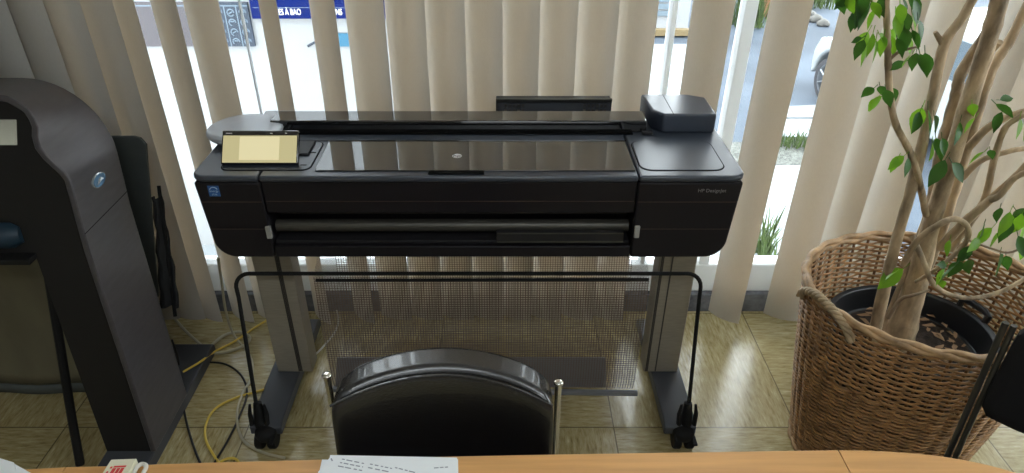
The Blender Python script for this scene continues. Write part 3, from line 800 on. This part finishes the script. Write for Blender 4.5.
# ------------------------------------------------------------------ right chair (turned about 45 degrees)
post_t, post_b = atY(1013, 324, 1.05), atY(957, 458, 1.05)
p0 = Vector((.993, 1.05, 0)); du = Vector((.735, -.678, 0)); dn = Vector((-.678, -.735, 0))   # du along the back, dn towards the sitter
c2 = thing('side_chair', (1.10, .84, 0), 'black upholstered chair with grey steel legs, beside the wicker basket at right', 'chair', 'chairs at the table')
def W(u, n, z): return p0 + du*u + dn*n + Vector((0, 0, z))
def post(u, zt, name='back_post'):
    for o_, rr in ((-.006, .0065), (.008, .0060)):
        MB().tube([W(u+o_+.002, -.0, zt), W(u+o_+.016, -.0, .46), W(u+o_+.03, -.02, .012)], rr, 12).build(name, 'gun', c2)
post(.0, .862); post(.47, .862)
Mx = Matrix(((du.x, dn.x, 0, 0), (du.y, dn.y, 0, 0), (0, 0, 1, 0), (0, 0, 0, 1)))
cen = W(.232, .0, .755)
def df(p):
    q = Vector((p.x, p.y - .02*(1-(p.x/.22)**2), p.z)); return (Mx @ q.to_4d()).xyz
MB().superell(cen, .212, .02, .125, .22, .2, df, 48, 24).build('backrest', 'fabric', c2, angle=80)
cen = W(.24, .22, .445)
MB().superell(cen, .225, .215, .03, .35, .3, lambda p: (Mx @ p.to_4d()).xyz).build('seat', 'fabric', c2, angle=80)
for u in (.02, .46):
    MB().tube([W(u, .40, .43), W(u, .42, .012)], .009, 12).build('leg', 'gun', c2)
    MB().tube([W(u, -.002, .44), W(u, .40, .425)], .008, 10).build('seat_rail', 'gun', c2)

# ------------------------------------------------------------------ wicker basket
bc = Vector((1.158, 1.49, 0)); BH = .615
bk_ = thing('wicker_basket', bc, 'tall oval brown wicker basket with rope handles holding the potted fig', 'basket')
def rad(z):                                   # radii of the oval at height z
    t = z/BH; k = .225 + .100*min(1, t*1.0)**.8
    return k*1.0, k*.85
def wv(a, z, off=0):
    rx, ry = rad(z); return Vector((bc.x + (rx+off)*math.cos(a), bc.y + (ry+off)*math.sin(a), z))
NS = 44
stk = MB()
for k in range(NS):
    a = 2*PI*k/NS
    stk.tube([wv(a, z) for z in (.01, .12, .24, .36, .48, BH)], .0042, 5)
o = stk.build('stakes', 'wickd', bk_)
bands = [(0.014, .19, .0064, .0038), (.19, .40, .0068, .0038), (.40, BH-.01, .0085, .0037)]
for bi, (z0, z1, pit, rr) in enumerate(bands):
    wm = MB(); z = z0; row = 0
    while z < z1:
        pts = []; n = NS*4
        ph = row % 2
        for j in range(n):
            a = 2*PI*j/n
            s_ = math.cos(PI*(j/4.0 + ph))
            pts.append(wv(a, z + .0015*math.sin(a*5+row), .0062*s_))
        # closed ring tube
        m = len(pts); rings = []
        for j in range(m):
            t = (pts[(j+1) % m] - pts[j-1]).normalized(); u = Vector((0, 0, 1)); s2 = t.cross(u).normalized()
            rings.append([pts[j] + (s2*math.cos(q) + u*math.sin(q))*rr*(1 if True else 0) for q in (0, PI*2/5, PI*4/5, PI*6/5, PI*8/5)])
        rings.append(rings[0]); wm.loft(rings, cap=False)
        z += pit*random.uniform(.93, 1.07); row += 1
    wm.build('woven_band', 'wick', bk_, angle=80)
MB().lathe([(.001, 0), (1, 0), (1, .012), (.001, .012)], (bc.x, bc.y, .001), 'z', 40, .222, .195).build('base', 'wickd', bk_)
for z_, rr, ph in ((BH, .0085, 0), (BH+.011, .009, 1), (BH+.004, .0085, 2), (.016, .008, 0)):
    pts = []; n = 160
    for j in range(n+1):
        a = 2*PI*j/n
        pts.append(wv(a, min(z_, BH)) + Vector((.0025*math.cos(a)*math.sin(a*22+ph*2.1), .0025*math.sin(a)*math.sin(a*22+ph*2.1), z_-min(z_, BH) + .0028*math.cos(a*22+ph*2.1))) + Vector((math.cos(a), math.sin(a), 0))*(.008 if z_ < .1 else .004*(ph-1)))
    MB().tube(pts, rr, 6, cap=False).build('rim_coil', 'wickr', bk_, angle=80)
def handle(a0, a1, lift):
    A, B = wv(a0, BH-.03, .012), wv(a1, BH-.03, .012); n = 40
    base = []
    for j in range(n+1):
        t = j/n; p = wv(a0 + (a1-a0)*t, BH-.03, .016) ; p.z = BH - .04 + lift*math.sin(PI*t)**.55; base.append(p)
    for q in range(3):
        pts = []
        for j, p in enumerate(base):
            w = j*.75 + q*2*PI/3
            tan = (base[min(j+1, n)] - base[max(j-1, 0)]).normalized(); s = tan.cross(Vector((0, 0, 1)));
            s = s.normalized() if s.length > .01 else Vector((1, 0, 0)); u = s.cross(tan)
            pts.append(p + (s*math.cos(w) + u*math.sin(w))*.0065)
        MB().tube(pts, .0062, 6).build('handle_strand', 'wickh', bk_, angle=80)
handle(R(174), R(214), .062); handle(R(6), R(-34), .062)

# ------------------------------------------------------------------ pot
pc = Vector((1.160, 1.515, .11))
pt = thing('plant_pot', (pc.x, pc.y, .015), 'round black plastic pot with side grips inside the wicker basket', 'pot')
MB().lathe([(.001, .002), (.150, .002), (.155, .012), (.212, .425), (.224, .432), (.228, .447), (.224, .456), (.210, .452), (.204, .425), (.196, .385), (.001, .382)], (pc.x, pc.y, .015), 'z', 48, 1, .90).build('pot_body', 'pot', pt, bevel=.002)
for a in (R(18), R(198)):
    r0 = .222; pts = []
    for d, rr, z in ((-.20, .0, .455), (-.20, .010, .486), (-.1, .014, .490), (.1, .014, .490), (.20, .010, .486), (.20, .0, .455)):
        pts.append((pc.x + (r0+rr)*math.cos(a+d), pc.y + (r0+rr)*.92*math.sin(a+d), z))
    MB().tube(pts, .010, 8).build('grip', 'pot', pt)
sl = MB().lathe([(.178, 0), (.179, .003), (.12, .008), (.05, .012), (.001, .013)], (pc.x, pc.y, .4015), 'z', 36, 1, .92).build('potting_soil', 'soil'); sl['kind'] = 'stuff'
tag(sl, 'dark potting soil around the trunk inside the black pot', 'soil')
dl_ = MB(); rd = random.Random(5)
for k in range(60):
    a, r = rd.uniform(0, 2*PI), rd.uniform(.085, .165); c = Vector((pc.x + r*math.cos(a), pc.y + r*.9*math.sin(a), .426 + rd.uniform(0, .008)))
    d = Vector((rd.uniform(-1, 1), rd.uniform(-1, 1), rd.uniform(-.2, .2))).normalized(); s = d.cross(Vector((0, 0, 1))).normalized(); L = rd.uniform(.009, .022)
    dl_.add([c-d*L, c-d*L*.4+s*L*.32, c+d*L*.3+s*L*.36+Vector((0,0,.004)), c+d*L, c+d*L*.3-s*L*.30+Vector((0,0,.005)), c-d*L*.4-s*L*.3], [(0, 1, 2, 3, 4, 5)])
o = dl_.build('dry_leaves', 'dead'); o['kind'] = 'stuff'; tag(o, 'dry brown fallen leaves lying on the potting soil', 'dead leaves')

# ------------------------------------------------------------------ weeping fig
tree = thing('potted_fig', (1.16, 1.50, .415), 'weeping fig with pale twisted trunks growing in the basket', 'plant')
def stem(pts, r0, r1, name='branch', m='bark', n=10, pw=1):
    if pts[0][0] in (1036, 1040):            # these run on beyond the photograph's edge: let them taper out
        x, y, Y = pts[0]; pts = [(x+85, y-75, Y-.02), (x+48, y-35, Y-.01)] + list(pts); r0 = min(r0, .0035)
    P = smooth([atY(x, y, Y) for x, y, Y in pts], 6); N = len(P)
    rs = [r1 + (r0-r1)*(1 - i/(N-1))**pw for i in range(N)]
    rr = random.Random(int(pts[0][0]*3+pts[0][1]))
    rs = [r*(1 + rr.uniform(-.07, .07)) for r in rs]
    MB().tube(P, rs, n).build(name, m, tree, angle=80); return P
stem([(893, 352, 1.50), (905, 318, 1.50), (917, 280, 1.50), (928, 235, 1.50), (945, 180, 1.49), (968, 105, 1.48), (990, 35, 1.47), (1004, -20, 1.46), (1015, -80, 1.46)], .050, .0180, 'trunk', n=18, pw=4)
stem([(873, 340, 1.47), (884, 290, 1.47), (898, 235, 1.47), (915, 175, 1.47), (932, 100, 1.46), (944, 45, 1.46), (962, 18, 1.45), (980, -15, 1.45), (1000, -60, 1.45)], .0165, .0080, 'trunk', n=12, pw=1.3)
stem([(944, 45, 1.46), (939, 38, 1.46), (935, 32, 1.46)], .008, .004)
stem([(905, 330, 1.53), (918, 270, 1.53), (930, 215, 1.53), (942, 150, 1.53), (955, 100, 1.53), (962, 71, 1.53), (985, 35, 1.53), (1005, -3, 1.53), (1020, -40, 1.53)], .018, .0085, 'trunk', n=12)
stem([(962, 71, 1.53), (972, 68, 1.53), (990, 52, 1.52), (1000, 42, 1.5)], .009, .007)
stem([(915, 300, 1.55), (940, 235, 1.55), (958, 180, 1.55), (975, 120, 1.55), (992, 70, 1.55), (1010, 40, 1.55), (1030, 0, 1.55)], .0135, .010, 'trunk', n=12)
stem([(886, -40, 1.40), (886, -5, 1.40), (887, 30, 1.40), (888, 60, 1.40), (890, 95, 1.41), (896, 125, 1.42), (910, 152, 1.44), (919, 180, 1.46), (926, 215, 1.49)], .0062, .0085)
stem([(889, 60, 1.40), (899, 52, 1.39), (912, 48, 1.38), (920, 46, 1.38)], .004, .002, m='bark2')
stem([(887, 12, 1.40), (878, 8, 1.40), (870, 0, 1.40)], .004, .002, m='bark2')
stem([(1040, 108, 1.42), (1018, 118, 1.43), (1004, 130, 1.44), (994, 160, 1.46), (986, 195, 1.47), (975, 215, 1.49), (950, 250, 1.5)], .011, .010)
stem([(1040, 150, 1.43), (1020, 172, 1.44), (990, 200, 1.45), (965, 222, 1.47), (940, 248, 1.50)], .011, .013)
stem([(1040, 143, 1.46), (1010, 151, 1.46), (980, 161, 1.47), (962, 178, 1.49)], .006, .008)
stem([(1040, 165, 1.4), (1015, 178, 1.42), (1000, 195, 1.43), (990, 200, 1.44)], .007, .009)
stem([(1036, 105, 1.45), (1005, 118, 1.46), (985, 130, 1.47), (968, 148, 1.49)], .008, .010)
stem([(903, 265, 1.46), (918, 240, 1.43), (940, 224, 1.41), (955, 219, 1.41), (967, 226, 1.40), (967, 240, 1.40), (953, 256, 1.40), (932, 272, 1.41), (916, 282, 1.44)], .0085, .005)
stem([(912, 236, 1.46), (922, 258, 1.42), (932, 282, 1.40), (948, 294, 1.39), (972, 298, 1.38), (1000, 292, 1.38), (1030, 276, 1.38)], .0075, .005)
stem([(880, 335, 1.50), (898, 290, 1.51), (915, 245, 1.52), (930, 205, 1.52)], .007, .006)
stem([(888, 318, 1.49), (900, 300, 1.48), (914, 295, 1.45), (930, 290, 1.45)], .006, .003, m='bark2')
stem([(1040, 235, 1.36), (1012, 252, 1.36), (990, 248, 1.37), (968, 240, 1.39)], .003, .0025, m='bark2')
# leaves
def leaf(mb, base, dirv, L, w, roll, curl=.25):
    d = Vector(dirv).normalized(); side = d.cross(Vector((0, 0, 1)))
    side = side.normalized() if side.length > .05 else Vector((1, 0, 0))
    side = Matrix.Rotation(roll, 3, d) @ side; nrm = side.cross(d).normalized()
    rows = []
    for i, (t, k) in enumerate(((0, .06), (.12, .55), (.3, .95), (.5, 1), (.7, .72), (.86, .32), (1, .02))):
        c = Vector(base) + d*L*t - Vector((0, 0, 1))*L*curl*t*t
        rows.append([c - side*w*k + nrm*w*.28*k, c, c + side*w*k + nrm*w*.28*k])
    mb.loft(rows, cap=False, closed=False)
    # petiole
    mb.tube([Vector(base) - d*L*.28 + Vector((0, 0, .003)), Vector(base)], .0009, 4)
rl = random.Random(11)
def cluster(items, Y, name='foliage'):
    mbs = {'leafd': MB(), 'leafl': MB()}
    for it in items:
        px, py, dx, dy, L = it[:5]; kind = it[5] if len(it) > 5 else ('leafl' if rl.random() < .42 else 'leafd')
        Yj = Y + rl.uniform(-.03, .03)
        b = atY(px, py, Yj); sc_ = b.y*ct + (H-b.z)*st
        t = atY(px+dx, py+dy, Yj + rl.uniform(-.012, .012))
        dv = t - b
        leaf(mbs[kind], b, dv, L*sc_/F, L*.27*sc_/F, rl.uniform(.5, 1.3)*rl.choice((-1, 1)), .12)
    for k, mb in mbs.items():
        if mb.v: mb.build(name, k, tree, angle=80)
cluster([(840, -6, 4, 14, 24), (848, -4, 6, 12, 22), (856, -2, 2, 16, 24, 'leafd'), (864, 0, -5, 16, 26, 'leafd'), (858, 8, -2, 14, 22, 'leafd'), (870, 5, -6, 12, 24, 'leafd'), (872, 2, 6, 10, 20, 'leafl'),
         (876, 8, -4, 10, 20, 'leafl'), (880, -2, 4, 12, 22), (855, 12, -3, 14, 18, 'leafd'), (865, -8, -2, 14, 22, 'leafd'), (850, -8, -8, 8, 20, 'leafd')], 1.40)
cluster([(900, -6, 6, 12, 24, 'leafd'), (910, -6, 6, 14, 26, 'leafd'), (914, 0, 2, 14, 24, 'leafd'), (900, 4, 2, 14, 20, 'leafl'), (896, 14, 2, 14, 22, 'leafl'), (903, 12, 4, 16, 24, 'leafd'), (912, 14, 3, 14, 24, 'leafl'),
         (918, 20, 2, 14, 24, 'leafd'), (896, 26, -3, 14, 22, 'leafl'), (904, 28, 2, 14, 22, 'leafd'), (912, 30, 5, 12, 20, 'leafd'), (891, 36, 2, 14, 20, 'leafl'), (897, 38, 4, 12, 20, 'leafd'), (908, 38, 2, 12, 16, 'leafl')], 1.39)
cluster([(868, 32, -8, 12, 22, 'leafl'), (873, 33, -4, 14, 22, 'leafl'), (864, 40, -5, 10, 20, 'leafd'), (870, 42, -6, 16, 24, 'leafl'), (876, 40, -2, 14, 22, 'leafl'), (879, 34, 6, 8, 16, 'leafl'), (862, 38, -6, 2, 12, 'leafd'),
         (884, 36, -2, 12, 20, 'leafl')], 1.39)
cluster([(916, 53, -3, 14, 20, 'leafd'), (920, 54, 5, 14, 24, 'leafd'), (925, 53, 2, 16, 24, 'leafd'), (912, 54, -8, 10, 16, 'leafl'), (905, 62, -10, 4, 16, 'leafd')], 1.38)
cluster([(874, 88, -5, 3, 18, 'leafd'), (880, 86, 4, 8, 18, 'leafd'), (882, 96, -7, 8, 18, 'leafl'), (886, 90, 4, 12, 20, 'leafd'), (878, 98, -8, 10, 16, 'leafl'), (892, 88, 2, 14, 20, 'leafd')], 1.40)
cluster([(922, 108, -5, 12, 26, 'leafl'), (928, 110, 1, 14, 28, 'leafd'), (934, 116, 2, 14, 24, 'leafd'), (920, 112, -4, 10, 24, 'leafd')], 1.42)
cluster([(904, 156, -9, 7, 18, 'leafl'), (908, 158, -2, 12, 18, 'leafd'), (898, 158, -5, 9, 16, 'leafl'), (936, 138, 4, 14, 26, 'leafd'), (932, 142, -2, 14, 22, 'leafl'), (942, 138, 2, 12, 18, 'leafd')], 1.43)
cluster([(945, 160, -8, 12, 28, 'leafd'), (952, 163, 9, 13, 26, 'leafd'), (960, 122, -3, 12, 22, 'leafd'), (972, 104, 2, 10, 18, 'leafl'), (975, 118, -6, 8, 16, 'leafl'), (984, 152, -8, 6, 16, 'leafl'), (990, 150, 4, 10, 14, 'leafd')], 1.42)
cluster([(996, 104, 6, 4, 22, 'leafd'), (1002, 112, -4, 10, 20, 'leafd'), (1020, 118, -2, 12, 20, 'leafl'), (1024, 124, 0, 14, 20, 'leafl'), (1000, 100, 8, -2, 16, 'leafd')], 1.44)
cluster([(1000, 208, -2, 10, 18, 'leafd'), (1010, 212, -6, 12, 24, 'leafl'), (1016, 210, 8, 6, 24, 'leafd'), (1022, 214, -8, 12, 26, 'leafl'), (1012, 222, -8, 12, 24, 'leafd'), (1024, 222, -4, 14, 24, 'leafl'), (992, 228, -8, 8, 22, 'leafl'),
         (984, 224, -4, 12, 20, 'leafd'), (1002, 232, -8, 10, 22, 'leafl'), (1018, 236, 4, 12, 22, 'leafd'), (1026, 240, -4, 14, 22, 'leafl'), (980, 238, -6, 6, 20, 'leafl')], 1.37)
cluster([(1000, 254, -3, 16, 32, 'leafd'), (1006, 256, 2, 10, 18, 'leafd'), (972, 246, -8, 8, 20, 'leafd'), (962, 262, -8, 8, 22, 'leafd'), (968, 260, 2, 12, 22, 'leafd'), (955, 266, -8, 8, 20, 'leafd'), (946, 266, -6, -2, 16, 'leafd'),
         (950, 240, -2, 12, 16, 'leafl'), (940, 280, 4, 8, 16, 'leafl'), (945, 268, -5, 10, 18, 'leafl')], 1.37)
cluster([(903, 269, -14, 10, 30, 'leafl'), (896, 272, -6, 4, 14, 'leafl')], 1.42)

# ------------------------------------------------------------------ outside
ZG = -1.20
struct('ground', box(-14, 16, YW+.205, 30, ZG-.2, ZG), 'asph')
def patch(name, pts, m, z, t=.02, **k):
    P = [atZ(x, y, z) for x, y in pts]
    return struct(name, MB().prism([(p.x, p.y) for p in P], 'z', z-t, z), m, **k)
def gz(x, y): p = atZ(x, y, ZG); return (p.x, p.y)
struct('paving', MB().prism([(-6, 2.41), gz(700, 340), gz(694, 165), gz(690, 95), gz(698, 46), (-6, gz(698, 46)[1])], 'z', ZG+.001, ZG+.03), 'pave')
struct('path', MB().prism([gz(702, 330), gz(900, 330), gz(860, 168), gz(722, 168)], 'z', ZG+.001, ZG+.03), 'pave')
struct('slab', MB().prism([gz(765, 141), gz(850, 141), gz(845, 123), gz(770, 123)], 'z', ZG+.001, ZG+.05), 'pave')
struct('slab', MB().prism([gz(772, 121.5), gz(850, 121.5), gz(845, 107), gz(778, 111)], 'z', ZG+.001, ZG+.05), 'pave')
struct('gravel_bed', MB().prism([gz(725, 166), gz(860, 166), gz(850, 143), gz(732, 143)], 'z', ZG+.001, ZG+.012), 'gravel')
def tufts(name, label, region, n, h, m='grass', cat='weeds'):
    r = random.Random(n); b = MB()
    for k in range(n):
        x, y = r.uniform(*region[0:2]), r.uniform(*region[2:4]); hh = h*r.uniform(.5, 1.2); a = r.uniform(0, 2*PI); w = .008
        dx, dy = math.cos(a)*w, math.sin(a)*w; lx, ly = r.uniform(-.4, .4)*hh, r.uniform(-.4, .4)*hh
        z = ZG + .02
        b.add([(x-dx, y-dy, z), (x+dx, y+dy, z), (x+dx*.7+lx*.4, y+dy*.7+ly*.4, z+hh*.6), (x+lx, y+ly, z+hh), (x-dx*.7+lx*.4, y-dy*.7+ly*.4, z+hh*.6)], [(0, 1, 2, 3, 4)])
    o = b.build(name, m); o['kind'] = 'stuff'; tag(o, label, cat)
tufts('weeds', 'green weeds growing by the window foot outside, right of the plotter', (gz(757, 262)[0], gz(774, 262)[0], gz(700, 268)[1], gz(700, 250)[1]), 80, .34)
tufts('grass_strip', 'rough green grass along the gravel bed outside the window', (gz(768, 150)[0], gz(840, 150)[0], gz(700, 152)[1], gz(700, 142)[1]), 260, .12)
tufts('grass_verge', 'grass verge across the road at the top right', (gz(796, 20)[0], gz(850, 20)[0], gz(700, 11)[1], gz(700, -4)[1]), 600, .3)
# rocks by the verge
for k, (x, y, s) in enumerate([(*gz(px_, py_), s_) for px_, py_, s_ in ((803, 14.5, .10), (809.5, 18, .115), (816, 22, .11), (823, 26, .10))]):
    b = MB().superell((x, y, ZG+s*.5), s, s*.8, s*.55, .8, .9, lambda p: p*(1+.15*math.sin(p.x*40+p.z*33)), 14, 8)
    tag(b.build('rock', 'kerb'), 'grey rock in the row edging the grass verge outside', 'rock', 'rocks along the verge')
# white facade with poster and banner at the left
fy = 4.5
w = struct('facade_panel', box(-4.5, -.35, fy, fy+.12, ZG+.03, 3.2), 'fac')
a, b = atY(137, 46, fy), atY(160, 3, fy)
def board(px0, px1, pyb, pyt): A, B = atY(px0, pyb, fy), atY(px1, pyt, fy); return A.x, B.x, A.z, B.z
x0, _, z0, z1 = board(140, 256, 45.5, 2); x1 = atY(252, 24, fy).x
po = thing('poster_board', ((x0+x1)/2, fy, z0), 'slate blue poster with rows of pale round symbols on the white wall outside', 'poster')
xm = x0 + (x1-x0)*.50
box(x0, xm, fy-.022, fy, z0, z1).build('photo_area', 'mauve', po)
box(xm+.002, x1, fy-.022, fy, z0, z1).build('symbol_area', 'poster', po)
gl = MB()
for k in range(1, 5):
    xx = xm + (x1-xm)*k/5; gl.box(xx-.003, xx+.003, fy-.024, fy-.021, z0, z1-.02)
gl.box(x0, x1, fy-.024, fy-.021, z1-.022, z1-.015)
gl.build('grid_lines', 'lines', po)
sy = MB(); rp = random.Random(4)
for c in range(5):
    for r_ in range(4):
        xx = xm + (x1-xm)*(c+.5)/5; zz = z0 + (z1-z0-.03)*(r_+.5)/4; rr = .022
        sy.tube([(xx + rr*math.cos(q*PI/5), fy-.024, zz + rr*math.sin(q*PI/5)) for q in range(rp.randint(6, 10))], .004, 4)
        sy.tube([(xx-.012, fy-.024, zz-.006*rp.choice((-1, 1))), (xx+.012, fy-.024, zz+.006)], .004, 4)
sy.build('round_symbols', 'lines', po)
x0, _, z0, z1 = board(254, 430, 17.5, -30); x1 = atY(430, 10, fy).x
bn = thing('banner_sign', ((x0+x1)/2, fy, z0), 'blue banner with white capital letters on the white wall outside', 'sign')
box(x0, x1, fy-.03, fy, z0, z1).build('banner_panel', 'blue', bn)
q = atY(289, 11, fy); text('banner_lettering', 'NES À BAO', .055, (q.x, fy-.032, q.z), (1, 0, 0), (0, 0, 1), 'white', bn, .001, .62)
q = atY(337, 11, fy); text('banner_lettering', 'IONS', .055, (q.x, fy-.032, q.z), (1, 0, 0), (0, 0, 1), 'white', bn, .001, .62)
A, B = atY(254, 6.5, fy), atY(430, 6.5, fy); box(A.x, B.x, fy-.0315, fy-.03, A.z-.0015, A.z+.0015).build('banner_rule', 'lines', bn)
A, B = atY(337, 46, fy), atY(372, 33, fy)
tag(box(A.x, B.x, fy-.012, fy-.002, A.z, B.z).build('wall_sticker', 'cyan'), 'bright cyan sticker below the blue banner on the white wall', 'sticker')
A = atY(308, 46, fy); B = atY(315, 42, fy)
tag(MB().tube([(A.x, fy-.006, A.z), (B.x, fy-.006, B.z), (B.x+.09, fy-.006, B.z+.04)], .008, 6).build('wall_mark', 'poster'), 'thin dark blue stroke on the white wall below the banner', 'mark')
# far side of the road: low building with shutters, brick block
bd = thing('building', (1.6, gz(650, 36)[1], ZG), 'low white building with blue grey shutters beyond the road', 'building')
yb_ = gz(650, 36)[1]
A, B = atY(640, 37, yb_), atY(700, -60, yb_)
box(A.x-.4, B.x, yb_, yb_+1.5, ZG, 3).build('wall', 'fac', bd)
for k in range(6):
    A, B = atY(650, 15.5-7*k, yb_), atY(672, 10.5-7*k, yb_)
    box(A.x, B.x, yb_-.03, yb_-.001, A.z, B.z).build('shutter_slat', 'shade', bd)
A, B = atY(648, 35, yb_-.05), atY(700, 29, yb_-.05)
box(A.x, B.x, yb_-.10, yb_-.001, A.z, B.z).build('sill', 'yel', bd)
yb2 = gz(760, 17)[1]
A, B = atY(752, 16, yb2), atY(790, -60, yb2)
k2 = box(A.x, B.x, yb2, yb2+.8, ZG, B.z).build('brick_pillar', 'brick'); tag(k2, 'orange brick block beyond the road at the top', 'wall')
tufts('shrub', 'light green shrub beside the brick block beyond the road', (gz(722, 17)[0], gz(748, 17)[0], gz(740, 30)[1], gz(740, 26)[1]), 240, .6, cat='shrub')
# parked car: its side and one front wheel show between two vanes
wx = atZ(823, 101, ZG); yc = wx.y
cr = thing('parked_car', (wx.x, yc, ZG), 'white parked car of which one wheel shows between the vanes', 'car')
WR = .25
cbx = wx.x
cr.rotation_euler.z = R(-80)
prof = [(cbx-.40, .22), (cbx-.42, .50), (cbx-.34, .66), (cbx+.25, .78), (cbx+.75, 1.22), (cbx+2.0, 1.25), (cbx+2.7, .80), (cbx+2.95, .75), (cbx+3.0, .25)]
arch_ = lambda cx: [(cx + .33*math.cos(R(q)), .25 + .33*math.sin(R(q))) for q in range(0, 181, 20)]
low = [(cbx+2.7, .22)] + arch_(cbx+2.3) + [(cbx+.4, .22)] + arch_(cbx) 
pf = prof + [(x, z) for x, z in low]
MB().prism([(x, z + ZG) for x, z in pf], 'y', yc, yc+1.55).build('car_body', 'car', cr, bevel=.03, seg=3)
MB().prism([(x, z + ZG) for x, z in ((cbx+.42, .82), (cbx+.82, 1.17), (cbx+1.95, 1.19), (cbx+2.4, .84))], 'y', yc-.006, yc+.01).build('side_glass', 'cglass', cr)
for cx_w in (cbx, cbx+2.3):
    for yy in (yc-.02, yc+1.40):
        wl = MB().lathe([(.17, 0), (.25, 0), (WR, .03), (WR, .15), (.25, .18), (.17, .18)], (cx_w, yy, ZG+WR), 'y', 28).build('tyre', 'tyre', cr)
        rm = MB().lathe([(.05, -.005), (.06, .012), (.06, .05)], (cx_w, yy, ZG+WR), 'y', 14)
        for s in range(7):
            a = 2*PI*s/7; rm.tube([(cx_w + .05*math.cos(a), yy+.008, ZG+WR+.05*math.sin(a)), (cx_w + .18*math.cos(a), yy+.008, ZG+WR+.18*math.sin(a))], .018, 6)
        rm.lathe([(.165, .0), (.19, -.004), (.19, .02), (.165, .02)], (cx_w, yy, ZG+WR), 'y', 28)
        rm.build('wheel_rim', 'rim', wl)

# ------------------------------------------------------------------ light
wd = bpy.data.worlds.new('World'); S.world = wd; wd.use_nodes = True
bg = wd.node_tree.nodes['Background']; bg.inputs[0].default_value = (.91, .96, 1.0, 1); bg.inputs[1].default_value = 7.0
def area(name, loc, rot, sx, sy, e, col):
    l = bpy.data.lights.new(name, 'AREA'); l.shape = 'RECTANGLE'; l.size = sx; l.size_y = sy; l.energy = e; l.color = col
    o = bpy.data.objects.new(name, l); COL.objects.link(o); o.location = loc; o.rotation_euler = rot; return o
area('fill_light', (.2, -.7, ZC-.03), (0, 0, 0), 1.4, .5, 19, (.88, .95, 1))  # unseen fill light, added to brighten the tables and papers
area('fill_light_rear', (.3, -2.3, ZC-.03), (0, 0, 0), 1.4, .5, 9, (.88, .95, 1))  # second added fill, farther back behind the camera
vs = S.view_settings; S.display_settings.display_device = 'sRGB'
vs.view_transform = 'Standard'; vs.look = 'None'; vs.gamma = 1; vs.use_curve_mapping = False; vs.exposure = .2
